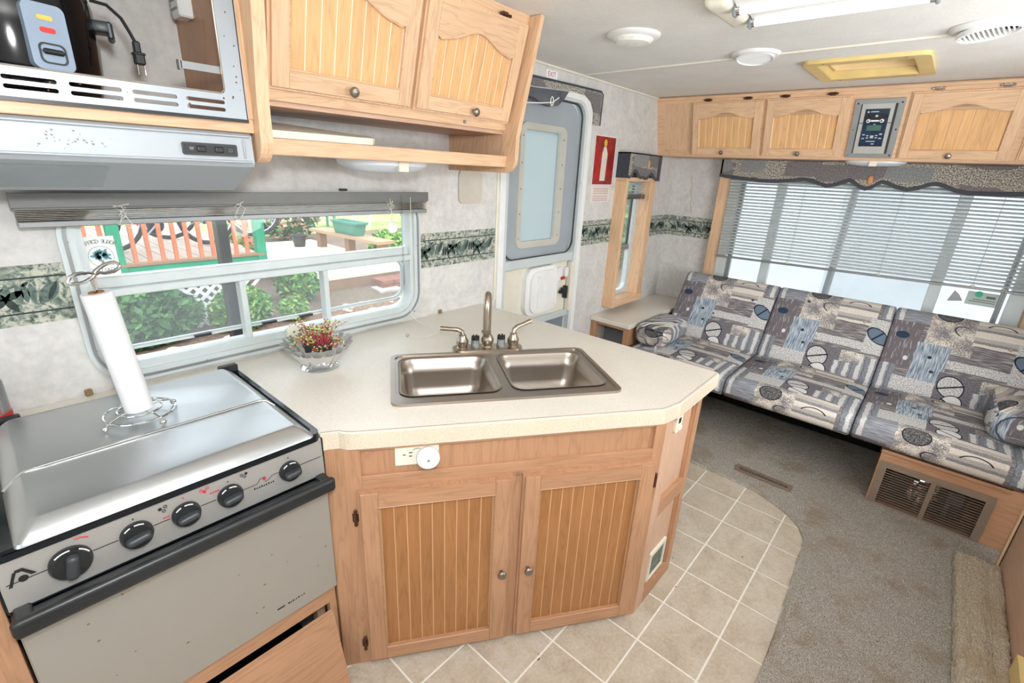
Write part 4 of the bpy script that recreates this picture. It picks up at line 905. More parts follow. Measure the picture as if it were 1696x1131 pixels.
# things on its shelf / under it
cbp = [(0, 0), (.30, .0), (.345, .006), (.362, .022), (.352, .045), (.30, .085), (.20, .15), (.10, .21), (0, .24)]
cb = prism(bm_new(), cbp, 0, .019)
tag(obj('cutting_board', cb, OFFW, None, True, xf=Matrix.Translation((.572, 1.402, 1.589)) @ Matrix.Rotation(R(9), 4, 'X')), 'thick off-white plastic cutting board on the open overhead shelf', 'cutting board')
tag(obj('plastic_tray', rbox(bm_new(), (.80, 1.66, 1.612), (.46, .15, .012), .005, 5), plain('pale_blue_plastic', (200, 210, 222), .4), None, True, xf=Matrix.Translation((0, 0, .006))), 'pale bluish plastic tray lying behind the cutting board', 'tray')
ul = thing('under_cabinet_light', 'oval clear-lens light fixture under the overhead shelf', 'light', (1.05, 1.56, 1.53))
obj('lens', lathe(bm_new(), [(.175, 0), (.170, -.012), (.13, -.028), (.07, -.034), (.0001, -.035)], (0, 0, 0), 32), plain('clear_lens_white', (226, 230, 236), .25), ul, True, xf=Matrix.Translation((1.05, 1.55, 1.545)) @ Matrix.Diagonal((1, .62, 1.15, 1)))
obj('reflector', lathe(bm_new(), [(.165, 0), (.15, -.010), (.06, -.014), (.0001, -.015)], (0, 0, 0), 32), plain('lamp_reflector', (214, 218, 226), .4), ul, True, xf=Matrix.Translation((1.05, 1.55, 1.544)) @ Matrix.Diagonal((1, .5, 1, 1)))
obj('clip', B(1.035, 1.075, 1.436, 1.450, 1.512, 1.546, .002), OFFW, ul)
# ---------------- microwave bay above the hood: wooden frame, steel trim, rice cooker
mb = thing('microwave_bay', 'oak cabinet bay over the range hood framing an empty microwave opening', 'cabinet', (.2, 1.5, 1.6))
obj('bottom_rail', B(-.11, .536, 1.336, 1.36, 1.592, 1.624, .002), OAK['x'], mb); obj('stile', B(.505, .536, 1.3365, 1.36, 1.624, ZC - .002), OAK['z'], mb); obj('floor', B(-.11, .536, 1.36, YW - .001, 1.606, 1.624), OAK['x'], mb)
obj('side', B(-.13, -.11, 1.336, YW - .001, 1.592, ZC - .002), OAK['z'], mb); obj('top_rail', B(-.11, .536, 1.336, 1.36, 2.00, ZC - .002), OAK['x'], mb); obj('inner_side', B(.526, .535, 1.361, YW - .001, 1.624, ZC - .002), OAKL['z'], mb)
tm = thing('microwave_trim_frame', 'stainless trim frame with louvre slots around the microwave opening', 'trim frame', (.2, 1.33, 1.62))
sl = []
for k, (a, b) in enumerate(((-.085, .0), (.018, .090), (.106, .181), (.198, .279), (.297, .376), (.393, .471))):
    for z in (1.6375, 1.653): sl.append(rrect(a, b, z - .0040, z + .0040, .0036, 3))
bm = prism(bm_new(), rrect(-.100, .518, 1.617, 2.015, .004), 1.322, 1.327, XZ, [rrect(-.055, .474, 1.672, 1.970, .006, 3)] + sl)
box(bm, -.100, .518, 1.322, 1.336, 1.615, 1.618); box(bm, .516, .519, 1.322, 1.336, 1.617, 2.01)
obj('frame', bm, TRIMST, tm)
bm = bm_new(); tube(bm, [(-.055, 1.322, 1.672), (.466, 1.322, 1.672), (.474, 1.322, 1.680), (.474, 1.322, 1.97)], .002, 6); obj('inner_bead', bm, CHROME, tm); obj('lower_edge', B(-.100, .519, 1.3205, 1.3225, 1.614, 1.621), BLACK, tm)
bm = bm_new(); rn = random.Random(3)
for k in range(22): ball(bm, (rn.uniform(-.05, .51), 1.3215, 1.663 + rn.uniform(-.042, .006)) if k % 2 else (.497 + rn.uniform(-.015, .015), 1.3215, rn.uniform(1.66, 1.9)), rn.uniform(.0008, .0022), u=6, v=4)
obj('rust_specks', bm, plain('rust_brown', (110, 78, 54), .8), tm)
br = obj('bracket', box(B(.395, .472, 1.327, 1.331, 1.712, 1.727), .392, .397, 1.327, 1.345, 1.710, 1.729), ALUD, tm)
bx_ = thing('socket_box', 'small white socket box fixed high on the bay side wall', 'socket', (.51, 1.63, 1.9)); obj('case', B(.492, .527, 1.60, 1.66, 1.868, 1.96, .004), WHITE, bx_); obj('ribs', box(B(.489, .493, 1.605, 1.655, 1.885, 1.889), .489, .493, 1.605, 1.655, 1.905, 1.909), GREY, bx_)
rcx, rcy, rz0 = .152, 1.520, 1.625
rk = thing('rice_cooker', 'glossy black rice cooker with silver control panel in the microwave bay', 'rice cooker', (rcx, rcy, rz0))
GLB = plain('glossy_black', (16, 17, 20), .1, 0, .2)
obj('body', lathe(bm_new(), [(.115, 0), (.128, .01), (.138, .06), (.142, .12), (.142, .19), (.136, .215), (.14, .222)], (rcx, rcy, rz0), 40), GLB, rk, True)
obj('lid', lathe(bm_new(), [(.139, .222), (.125, .245), (.07, .268), (.0001, .275)], (rcx, rcy, rz0), 40), GLB, rk, True); obj('lid_rim', tube(bm_new(), [(rcx + .141 * math.cos(t * .2618), rcy + .141 * math.sin(t * .2618), rz0 + .222) for t in range(24)], .004, 6, True), ALUD, rk, True)
mp_ = Matrix.Translation((rcx, rcy, rz0 + .108)) @ Matrix.Rotation(R(16), 4, 'Z')
cp_ = obj('control_panel', prism(bm_new(), rrect(-.033, .033, -.054, .058, .012), -.150, -.120, XZ), plain('silver_blue_plastic', (150, 166, 186), .3, .2), rk, True, xf=mp_)
obj('lamp', prism(bm_new(), rrect(-.013, .011, .030, .038, .003), -.152, -.149, XZ), plain('lamp_yellow', (226, 190, 90), .4), cp_, xf=mp_); obj('lamp', prism(bm_new(), rrect(-.012, .012, .009, .018, .004), -.152, -.149, XZ), plain('lamp_red', (236, 60, 56), .4), cp_, xf=mp_)
obj('switch_well', prism(bm_new(), rrect(-.021, .022, -.044, -.008, .010), -.152, -.149, XZ, [rrect(-.018, .019, -.041, -.011, .008)]), DGREY, cp_, xf=mp_); obj('switch', B(-.016, .017, -.158, -.149, -.028, -.018, .003), BLACK, cp_, xf=mp_)
obj('side_handle', box(B(.135, .168, -.03, .03, .150, .172, .006, 2), .160, .172, -.03, .03, .138, .172, .004), DGREY, rk, True, xf=Matrix.Translation((rcx, rcy, rz0)) @ Matrix.Rotation(R(-12), 4, 'Z'))
cd_ = [(.292, 1.50, 1.838), (.318, 1.49, 1.834), (.338, 1.48, 1.812), (.347, 1.47, 1.785), (.352, 1.466, 1.768)]
cord = obj('power_cord', tube(bm_new(), cd_, .0035, 8), BLACK, rk, True)
obj('plug', box(box(B(.344, .364, 1.455, 1.473, 1.722, 1.745, .003), .346, .360, 1.458, 1.470, 1.745, 1.770, .003), .342, .366, 1.4535, 1.4745, 1.741, 1.747, .002), BLACK, cord)
obj('prong', box(B(.3465, .3485, 1.460, 1.466, 1.702, 1.723), .3595, .3615, 1.460, 1.466, 1.702, 1.723), CHROME, cord)
# ---------------- range hood
hd = thing('range_hood', 'stainless range hood with rocker switches below the microwave bay', 'range hood', (.2, 1.5, 1.45))
obj('shell', prism(bm_new(), [(YW - .001, 1.591), (1.345, 1.591), (1.337, 1.585), (1.335, 1.522), (1.342, 1.513), (1.500, 1.448), (YW - .001, 1.448)], -.105, .526, YZ), STEELH, hd)
obj('front_bead', box(box(B(-.10, .52, 1.331, 1.336, 1.580, 1.586, .002), -.10, .52, 1.330, 1.336, 1.522, 1.528, .002), .503, .508, 1.331, 1.336, 1.532, 1.576, .002), STEELH, hd)
sp2 = obj('switch_plate', prism(bm_new(), rrect(.372, .487, 1.536, 1.563, .004), 1.329, 1.336, XZ), DGREY, hd, True)
obj('switch_field', B(.376, .483, 1.3275, 1.330, 1.540, 1.559), BLACK, sp2)
for x in (.409, .446): obj('rocker', rbox(bm_new(), (x, 1.327, 1.5495), (.019, .006, .013), .003, 3), BLACK, sp2, True)
bm = bm_new(); prism(bm, [(.386, 1.5465), (.392, 1.5465), (.394, 1.553), (.384, 1.553)], 1.3268, 1.3276, XZ); prism(bm, circ(.471, 1.5495, .004, 10), 1.3268, 1.3276, XZ, [circ(.471, 1.5495, .003, 10)]); obj('switch_symbol', bm, GRYP, sp2)
sl_ = (1.448 - 1.513) / (1.5 - 1.342)
bm = bm_new(); v_ = [bm.verts.new((x, y, 1.513 + (y - 1.342) * sl_ - .0012)) for x, y in ((-.10, 1.362), (.238, 1.362), (.238, 1.478), (-.10, 1.478))]; bm.faces.new(v_); bmesh.ops.solidify(bm, geom=bm.faces[:], thickness=.0015)
obj('light_lens', bm, plain('hood_lens', (206, 216, 220), .35), hd)
# grease marks
bm = bm_new(); rn = random.Random(5)
for k in range(26): ball(bm, (.17 + rn.gauss(0, .03), 1.3348, 1.552 + rn.gauss(0, .008)), rn.uniform(.0008, .002), (1.6, .3, 1), 6, 4)
obj('grease_marks', bm, plain('grease_grey', (150, 148, 142), .8), hd)

# ---------------- raised blind over the kitchen window
kb_ = thing('kitchen_blind', 'grey mini blind pulled fully up above the kitchen window', 'blind', (.72, 1.70, 1.35))
obj('valance', B(.088, 1.357, 1.684, 1.690, 1.394, 1.430, .001), RAILG, kb_); obj('head_rail', B(.092, 1.353, 1.690, 1.735, 1.388, 1.424, .001), RAILG, kb_)
s0 = None
for k in range(6):
    z = 1.364 + k * .0042
    if s0 is None: s0 = obj('slat', B(.094, 1.351, 1.692, 1.722, z, z + .0014), SLATG, kb_)
    else:
        c = s0.copy(); COL.objects.link(c); c.location.z += k * .0042; c.location.y += (k % 3 - 1) * .002
obj('bottom_rail', B(.093, 1.352, 1.688, 1.724, 1.346, 1.361, .002), ALUD, kb_)
for x in (.30, .60, 1.16):
    bm = bm_new(); rn = random.Random(int(x * 100))
    for k in range(3): tube(bm, [(x + rn.uniform(-.02, .02), 1.684 - .004 * rn.random(), 1.40 - .06 * t / 5 + rn.uniform(-.008, .008)) for t in range(6)], .0010, 5)
    obj('tangled_cord', bm, CREAM, kb_)
obj('tilt_wand', tube(bm_new(), [(1.216, 1.683, 1.42), (1.218, 1.684, 1.30), (1.224, 1.690, 1.045)], .0035, 8), CLEARP, kb_)
obj('pull_cord', tube(bm_new(), [(1.262, 1.684, 1.41), (1.268, 1.69, 1.2), (1.275, 1.70, 1.0), (1.262, 1.70, .90), (1.285, 1.67, .866), (1.29, 1.60, .8605), (1.262, 1.52, .8605), (1.20, 1.505, .8605), (1.165, 1.525, .8605), (1.143, 1.556, .8605)], .0013, 6), CREAM, kb_, True)
obj('cord_knob', ball(bm_new(), (1.140, 1.562, .866), .007, (1.3, 1, 1)), CLEARP, kb_, True)
tag(obj('blind_clip', B(.98, 1.01, 1.735, 1.75, 1.432, 1.440, .002), BLACK), 'small black clip on the wall above the kitchen blind', 'clip')
# stickers on the kitchen window glass (read from outside, so mirrored here)
yg = YW + .0265
s1_ = thing('coffee_sticker', 'white coffee roaster sticker with a teal tree on the window corner', 'sticker', (.25, yg, 1.24))
obj('paper', prism(bm_new(), rect(.211, .284, 1.193, 1.306), yg, yg + .002, XZ), plain('sticker_white', (238, 240, 238), .6), s1_)
bm = bm_new(); 
def arc_text(s, cx, cz, r, a0, a1, size):
    for k, ch in enumerate(s):
        if ch == ' ': continue
        t = R(a0 + (a1 - a0) * k / (len(s) - 1)); q = bm_new(); text_bm(q, ch, size, XY, 0, 0, 0, 0, True)
        rot = t - math.pi / 2
        for v in q.verts:
            x, z = v.co.x, v.co.y; v.co = Vector((cx + r * math.cos(t) + x * math.cos(rot) - z * math.sin(rot), yg - .0006, cz + r * math.sin(t) + x * math.sin(rot) + z * math.cos(rot)))
        me_ = bpy.data.meshes.new('q'); q.to_mesh(me_); q.free(); bm.from_mesh(me_); bpy.data.meshes.remove(me_)
arc_text('ROGUE COFFEE', .2475, 1.205, .087, 66, 114, .0148); 
text_bm(bm, 'ROASTING', .0135, lambda u, v, w: Vector((u, yg - .0006, v)), 0, 0, .2475, 1.211, True)
obj('lettering', bm, GRYP, s1_)
bm = bm_new(); rn = random.Random(8)
for k in range(18):
    a = R(20 + 320 * k / 18 - 90 + 20); r_ = rn.uniform(.008, .019); prism(bm, leaf2(.2475 + r_ * math.cos(a), 1.252 + r_ * .8 * math.sin(a), .016, .007, a), yg - .0009, yg - .0002, XZ)
obj('tree_crown', bm, plain('teal_print', (104, 160, 170), .7), s1_); obj('tree_trunk', prism(bm_new(), [(.244, 1.222), (.253, 1.222), (.2505, 1.24), (.2455, 1.24)], yg - .0011, yg - .0003, XZ), plain('trunk_print', (172, 150, 140), .7), s1_)
obj('ring_print', prism(bm_new(), circ(.2475, 1.250, .029, 28), yg - .0007, yg - .0001, XZ, [circ(.2475, 1.250, .0282, 28)]), GRYP, s1_)
ap = thing('fruit_logo_sticker', 'white bitten apple sticker on the kitchen window glass', 'sticker', (1.236, yg, 1.285))
pts = []
for k in range(48):
    t = 2 * math.pi * k / 48; r_ = .026 * (1 - .10 * math.cos(2 * t) * 0 - .13 * max(0, math.sin(t)) ** 24 - .10 * max(0, -math.sin(t)) ** 20); pts.append((1.236 + r_ * .95 * math.cos(t), 1.280 + r_ * 1.02 * math.sin(t)))
bite = (1.236 - .030, 1.284, .0125); pts2 = []
for p in pts:
    d_ = math.hypot(p[0] - bite[0], p[1] - bite[1])
    if d_ < bite[2]: p = (bite[0] + (p[0] - bite[0] + 1e-6) / d_ * bite[2] if p[0] > bite[0] else 2 * bite[0] + 0 * p[0] + bite[2] * math.cos(math.asin(max(-1, min(1, (p[1] - bite[1]) / bite[2])))) - bite[0], p[1])
    pts2.append(p)
obj('body', prism(bm_new(), pts2, yg, yg + .002, XZ), WHTP, ap); obj('leaf', prism(bm_new(), leaf2(1.232, 1.315, .016, .008, 2.2), yg, yg + .002, XZ), WHTP, ap)
# wall patch
tp = thing('trivet_patch', 'translucent beige rounded plate on the wall beside the door', 'wall plate', (1.66, YW, 1.44))
ph = prism(bm_new(), rrect(1.586, 1.738, 1.372, 1.528, .03, 5), YW - .008, YW - .001, XZ); obj('plate', ph, plain('beige_patch', (196, 188, 176), .6, 0, .06), tp, True)
for a, b in (((1.60, 1.385), (1.66, 1.45)), ((1.72, 1.385), (1.66, 1.45)), ((1.60, 1.515), (1.66, 1.45)), ((1.72, 1.515), (1.66, 1.45))): obj('rib', tube(bm_new(), [(a[0], YW - .008, a[1]), (b[0], YW - .008, b[1])], .0014, 5), plain('beige_patch_rib', (208, 202, 190), .6), tp)
tag(struct('trim_3', B(1.848, 1.862, YW - .004, YW - .001, .86, 1.96), CREAM), kind='structure')

# ---------------- counter things
th = thing('paper_towel_holder', 'chrome wire paper towel stand on the stove lid', 'towel holder', (.200, 1.400, .903))
pcx, pcy, pz = .198, 1.402, .905
def ringpts(r, z, n=28): return [(pcx + r * math.cos(2 * math.pi * k / n), pcy + r * math.sin(2 * math.pi * k / n), z) for k in range(n)]
bm = tube(bm_new(), ringpts(.074, pz + .014), .0027, 8, True); tube(bm, ringpts(.046, pz + .022), .0025, 8, True)
for k in range(4):
    a = R(20 + 90 * k); P = lambda r, z: (pcx + r * math.cos(a), pcy + r * math.sin(a), z)
    tube(bm, [P(.012, pz + .022), P(.046, pz + .022), P(.074, pz + .014), P(.080, pz + .007)], .0022, 6)
obj('base_wire', bm, CHROME, th, True)
for k in range(4):
    a = R(20 + 90 * k); obj('ball_foot', ball(bm_new(), (pcx + .082 * math.cos(a), pcy + .082 * math.sin(a), pz + .0045), .0075), CHROME, th, True)
obj('post', tube(bm_new(), [(pcx, pcy, pz + .02), (pcx, pcy, pz + .30), (pcx, pcy, 1.262)], .0035, 8), CHROME, th, True)
lp_ = []
for k in range(25):
    t = 2 * math.pi * k / 24; s_ = math.sin(t); c_ = math.cos(t); d_ = 1 + s_ * s_
    lp_.append((pcx + .010 + -.052 * (c_ / d_), pcy - .03 * c_ / d_, 1.273 + .030 * s_ * c_ / d_ + (.006 if c_ < 0 else 0)))
bm = tube(bm_new(), lp_[:-1], .0042, 8, True); tube(bm, [(pcx + .010, pcy, 1.273), (pcx + .004, pcy, 1.255), (pcx, pcy, 1.235)], .0036, 8); obj('top_loop', bm, CHROME, th, True)
rl = thing('paper_towel_roll', 'white embossed paper towel roll on the chrome stand', 'paper towel', (pcx, pcy, pz + .022))
obj('sheets', lathe(bm_new(), [(.015, .0), (.0295, .0), (.030, .004), (.030, .300), (.029, .304), (.0155, .304), (.015, .298)], (pcx, pcy, pz + .0235), 40), PAPERW, rl, True)
obj('core', lathe(bm_new(), [(.0148, .29), (.0148, .306), (.0128, .306), (.0128, .27), (.0001, .27)], (pcx, pcy, pz + .0235), 28), CARD, rl, True)
MT = Matrix.Translation((pcx, pcy, pz + .02)) @ Matrix.Rotation(R(-5.0), 4, 'Y') @ Matrix.Translation((-pcx, -pcy, -pz - .02))
for o_ in [c_ for c_ in th.children if c_.name.startswith(('post', 'top_loop'))] + list(rl.children):
    wm = Matrix.Translation(ORG[o_]); o_.matrix_local = Matrix.Translation(-ORG[o_.parent]) @ MT @ wm
# glass bowl with a potted succulent
gx_, gy_ = .728, 1.508
gb = tag(obj('fluted_glass_bowl', lathe(bm_new(), [(.060, 0), (.064, .004), (.058, .010), (.052, .014), (.068, .035), (.090, .066), (.112, .096), (.115, .097), (.111, .094), (.087, .062), (.064, .030), (.046, .018), (.0001, .016)], (gx_, gy_, ZT + .0005), 96, flute=(.045, 16, lambda i: (0, 0, 0, .2, 1, 1, .9, .9, .9, 1, 1, .3, 0)[i])), GLASSB, None, True), 'fluted clear glass bowl on the counter by the window', 'bowl')
pt = thing('potted_succulent', 'red and green trailing succulent in a black pot in the glass bowl', 'potted plant', (gx_, gy_, ZT + .018))
obj('pot', lathe(bm_new(), [(.038, .018), (.043, .050), (.047, .078), (.051, .079), (.052, .090), (.048, .090), (.044, .076), (.0001, .074)], (gx_, gy_, ZT + .002), 32), BLACK, pt, True)
REDS = plain('stem_red', (196, 84, 92), .5, 0, .2); rn = random.Random(21); lf = [bm_new(), bm_new(), bm_new()]; sm_ = bm_new()
z0 = ZT + .086
for k in range(78):
    a = rn.uniform(0, 6.283); r0 = rn.uniform(0, .036); out = rn.uniform(.01, .05); up = rn.uniform(.015, .080) if k % 4 else rn.uniform(-.02, .01)
    if k % 4 == 0: out = rn.uniform(.03, .055); r0 = .042
    p0 = Vector((gx_ + r0 * math.cos(a), gy_ + r0 * math.sin(a), z0)); p1 = p0 + Vector((out * .5 * math.cos(a), out * .5 * math.sin(a), max(up * .8, .006))); p2 = p0 + Vector((out * math.cos(a), out * math.sin(a), up))
    if k == 3: p1 = p0 + Vector((.05, -.01, .05)); p2 = p0 + Vector((.085, -.02, .062))
    tube(sm_, [p0, p1, p2], [.0016, .0013, .001], 5)
    for q in range(7):
        t = rn.uniform(.35, 1.0); c = p0.lerp(p1, t * 2) if t < .5 else p1.lerp(p2, t * 2 - 1)
        c = c + Vector((rn.uniform(-.008, .008), rn.uniform(-.008, .008), rn.uniform(-.003, .007))); ico(lf[(0, 0, 0, 0, 1, 2)[rn.randrange(6)] if k % 4 else rn.choice((1, 0, 0))], c, rn.uniform(.0024, .0046), (1, 1, .6), 1)
obj('stems', sm_, REDS, pt, True); tag(obj('green_leaves', lf[0], plain('succulent_green', (190, 212, 120), .45, 0, .2, 30), pt, True), kind='stuff'); tag(obj('red_leaves', lf[1], plain('succulent_red', (170, 62, 58), .45, 0, .2, 30), pt, True), kind='stuff'); tag(obj('dark_leaves', lf[2], plain('succulent_dark', (92, 66, 44), .5, 0, .2, 30), pt, True), kind='stuff')
# glass jar at the far left of the counter
jr = thing('glass_jar', 'ribbed clear glass jar on the counter left of the stove', 'jar', (-.06, 1.70, ZT))
obj('glass', lathe(bm_new(), [(.040, 0), (.044, .004), (.044, .11), (.036, .13), (.030, .14), (.032, .16), (.030, .165), (.026, .16), (.030, .128), (.040, .105), (.040, .010), (.0001, .008)], (-.062, 1.703, ZT + .0005), 32), GLASSB, jr, True)
obj('jar_label', lathe(bm_new(), [(.0445, .015), (.0448, .016), (.0448, .030), (.0445, .031)], (-.062, 1.703, ZT), 32), REDP, jr)
sc_ = plain('brass_dull', (150, 128, 90), .5, .5)
for p, lb in (((.140, YW - .004, .868), 'small brass bracket at the wall behind the stove'), ((1.47, YW - .004, .866), 'small brass bracket at the wall behind the sink')):
    bm = B(p[0] - .009, p[0] + .009, p[1] - .010, p[1] + .003, p[2] - .010, p[2] + .010, .003); ball(bm, (p[0], p[1] - .011, p[2] + .002), .004, u=8, v=6); tag(obj('corner_bracket', bm, sc_), lb, 'bracket')
# ------------------------------------------------------------------ rear end: overhead cabinet row, stereo, sofa
RZ = Vector((-.12, 0, .36)).normalized(); RY = Vector((.36, 0, .12)).normalized()
MR = Matrix(((0, RY.x, RZ.x, 3.58), (-1, 0, 0, YW), (0, RY.z, RZ.z, 1.690), (0, 0, 0, 1))); MRI = MR.inverted()
rc = thing('rear_overhead_cabinet', 'long pale oak overhead cabinet row with arched doors above the sofa window', 'cabinet', matrix=MR)
obj('face_board', prism(bm_new(), rect(0, 2.365, -.006, .384), 0, .02, XZ, [rect(.055, .245, .030, .345), rect(.29, .68, .04, .32), rect(.76, 1.14, .04, .32), rect(1.215, 1.395, .036, .300), rect(1.47, 1.86, .04, .32), rect(1.95, 2.33, .04, .32)]), OAK['x'], rc)
obj('filler_panel', B(.050, .250, .008, .016, .025, .350), OAK['z'], rc)
obj('crown_strip', B(0, 2.365, -.008, .004, .366, .382, .002), OAK['x'], rc)
obj('bottom_board', B(3.585, XW - .001, -.615, YW - .002, 1.682, 1.698), OAKS['y'], rc, xf=MRI)
for a, b in ((.262, .713), (.727, 1.173), (1.438, 1.892), (1.918, 2.350)):
    hs = ((a + .10, .358), (b - .10, .358))
    cab_door(rc, a, b, .008, .346, OAK, OAKD['z'], GROOVE if a < 1.4 else GROOVEL, st=.048, arch=.036, planks=8, knob=((a + b) / 2 - .008, .034), hinges=hs, hh=True, hm=HINGE if a < 1.3 else HINGEB, topst=.062)
sr = thing('wall_stereo', 'silver framed in-wall stereo with dark blue front between overhead doors', 'stereo', matrix=MR)
bm = prism(bm_new(), rrect(1.194, 1.416, .012, .322, .004), -.016, 0, XZ, [rect(1.222, 1.388, .036, .298)])
obj('bezel', bm, plain('silver_bezel', (176, 182, 184), .35, .7), sr)
obj('surround', B(1.220, 1.390, -.012, .012, .034, .300, .002), plain('silver_face', (206, 208, 204), .35, .5), sr)
obj('well_edge', B(1.376, 1.388, -.0135, -.006, .036, .298), DGREY, sr); obj('well_edge', B(1.222, 1.228, -.0135, -.006, .036, .298), DGREY, sr)
fp = obj('front_panel', B(1.247, 1.358, -.0155, -.010, .075, .272), plain('stereo_blue_black', (38, 56, 78), .25, 0, .3, 14), sr)
obj('disc_slot', B(1.253, 1.352, -.0165, -.014, .222, .246), BLACK, fp); obj('display', B(1.268, 1.335, -.0165, -.014, .160, .188), plain('lcd_green', (74, 112, 100), .3), fp)
obj('seam', B(1.222, 1.376, -.0168, -.012, .1985, .2005), BLACK, sr)
for x in (1.270, 1.332): kn = obj('dial', lathe(bm_new(), [(.010, 0), (.010, .004), (.0065, .007), (.0001, .007)], (x, -.0155, .211), 18, (0, -1, 0)), WHITE, fp, True); obj('dial_centre', cyl(bm_new(), (x, -.0225, .211), (x, -.0238, .211), .004, n=12), BLKP, kn)
obj('dial_band', B(1.282, 1.320, -.0165, -.014, .207, .215), WHTP, fp)
bm = bm_new()
for (x, z, w, h) in ((1.262, .138, .012, .005), (1.262, .118, .012, .005), (1.281, .133, .011, .005), (1.281, .121, .011, .005), (1.302, .127, .015, .015), (1.322, .134, .011, .005), (1.322, .122, .011, .005), (1.341, .141, .013, .007), (1.341, .119, .013, .006), (1.300, .103, .042, .004), (1.292, .258, .036, .004), (1.304, .236, .012, .010), (1.312, .089, .014, .005), (1.262, .257, .009, .008), (1.302, .193, .010, .004)):
    box(bm, x - w / 2, x + w / 2, -.0172, -.0155, z - h / 2, z + h / 2)
obj('button_marks', bm, plain('button_pale', (196, 204, 214), .4), fp)
for x, z in ((1.206, .028), (1.206, .165), (1.206, .302), (1.404, .028), (1.404, .165), (1.404, .302)): obj('screw', cyl(bm_new(), (x, -.018, z), (x, -.014, z), .0045, n=10), BLACK if z > .2 or x > 1.3 else GREY, sr)
dl = thing('dome_light', 'clear oval dome light under the rear overhead cabinet', 'light', (3.66, .42, 1.66))
obj('lens', lathe(bm_new(), [(.15, 0), (.147, -.010), (.12, -.022), (.06, -.028), (.0001, -.029)], (0, 0, 0), 32), plain('lens_pale', (214, 218, 222), .3), dl, True, xf=Matrix.Translation((3.665, .415, 1.683)) @ Matrix.Diagonal((.5, 1, 1, 1)))
obj('switch', B(3.585, 3.60, .395, .435, 1.652, 1.684, .003), OFFW, dl)

# ---------------- rear window dressing
vx = 3.800
vz = [(1.345, 1.560), (1.30, 1.552), (1.15, 1.540), (1.05, 1.533), (.95, 1.535), (.86, 1.546), (.79, 1.556), (.74, 1.550), (.70, 1.534), (.65, 1.522), (.60, 1.534), (.56, 1.552), (.535, 1.562), (.51, 1.552), (.48, 1.530), (.442, 1.516), (.41, 1.528), (.385, 1.550), (.366, 1.560), (.34, 1.556), (.29, 1.535), (.235, 1.523), (.18, 1.538), (.145, 1.556), (.113, 1.563), (.08, 1.556), (.02, 1.532), (-.04, 1.521), (-.15, 1.524), (-.26, 1.531), (-.40, 1.545), (-.50, 1.556)]
uvv = lambda co, n: (co.y + co.x, co.z)
va = thing('sofa_window_valance', 'grey patchwork fabric valance with scalloped hem above the sofa window', 'valance', (vx, .42, 1.52))
obj('fabric', prism(bm_new(), [(1.345, 1.679)] + vz + [(-.50, 1.679)], vx, vx + .012, YZ), VALP, va, uvf=uvv)
obj('return', B(vx, XW - .001, 1.333, 1.345, 1.560, 1.679), VALD, va); obj('return', B(vx, XW - .001, -.50, -.488, 1.556, 1.679), VALD, va)
lo_ = [(p[0], p[1] + .020) for p in vz]; obj('hem', prism(bm_new(), vz + lo_[::-1], vx - .005, vx + .001, YZ), VALT, va)
obj('hem_piping', tube(bm_new(), [(vx - .004, p[0], p[1] + .021) for p in vz], .0022, 6), VALD, va)
obj('medallion', ball(bm_new(), (vx - .004, .428, 1.580), 1, (.006, .016, .026)), plain('medallion_wood', (206, 140, 84), .5, 0, .15), va, True)
bl = thing('sofa_window_blind', 'white mini blind lowered over the wide sofa window', 'blind', (3.862, .42, 1.0))
sbm = bm_new(); n = 5; W = .025; L0, L1 = -.432, 1.278
for a in (0, 1):
    pass
pr_ = []
for k in range(n + 1):
    t = (k / n - .5); pr_.append((t * W, .0018 * (1 - (2 * t) ** 2)))
rings = []
for yy in (L0, L1): rings.append([Vector((p[0], yy, p[1])) for p in pr_] + [Vector((p[0], yy, p[1] - .0006)) for p in reversed(pr_)])
slat0 = obj('slat', loft(sbm, rings), SLAT, bl, True)
NS = 26
for k in range(NS):
    zl, zr = 1.012 + k * .0222, 1.048 + k * .0208
    s = slat0 if k == 0 else slat0.copy()
    if k: COL.objects.link(s)
    s.location = Vector((3.862, (L0 + L1) / 2, (zl + zr) / 2)) - ORG[bl]; s.rotation_euler = (math.atan2(zl - zr, L1 - L0), R(-24), 0)
obj('bottom_rail', B(-.013, .013, L0, L1, -.007, .007, .003), ALUD, bl, xf=Matrix.Translation((3.862, 0, 1.010)) @ Matrix.Rotation(-.020, 4, 'X'))
obj('head_rail', B(3.845, 3.880, L0, L1, 1.60, 1.64), ALU, bl)
for y in (1.20, .78, .25, -.20, -.33):
    zb = 1.015 - (y - .42) * .020
    obj('ladder_cord', box(B(3.847, 3.848, y - .0007, y + .0007, zb, 1.60), 3.876, 3.877, y - .0007, y + .0007, zb, 1.60), plain('cord_grey', (150, 152, 152), .8), bl)
    obj('cord_tuft', ico(bm_new(), (3.845, y, zb - .002), .008, (1, 1.6, .8), 2, .3, int(y * 100)), CREAM, bl)
obj('tilt_wand', tube(bm_new(), [(3.842, -.335, 1.55), (3.838, -.338, 1.2), (3.832, -.335, .80)], .0035, 8), CLEARP, bl)

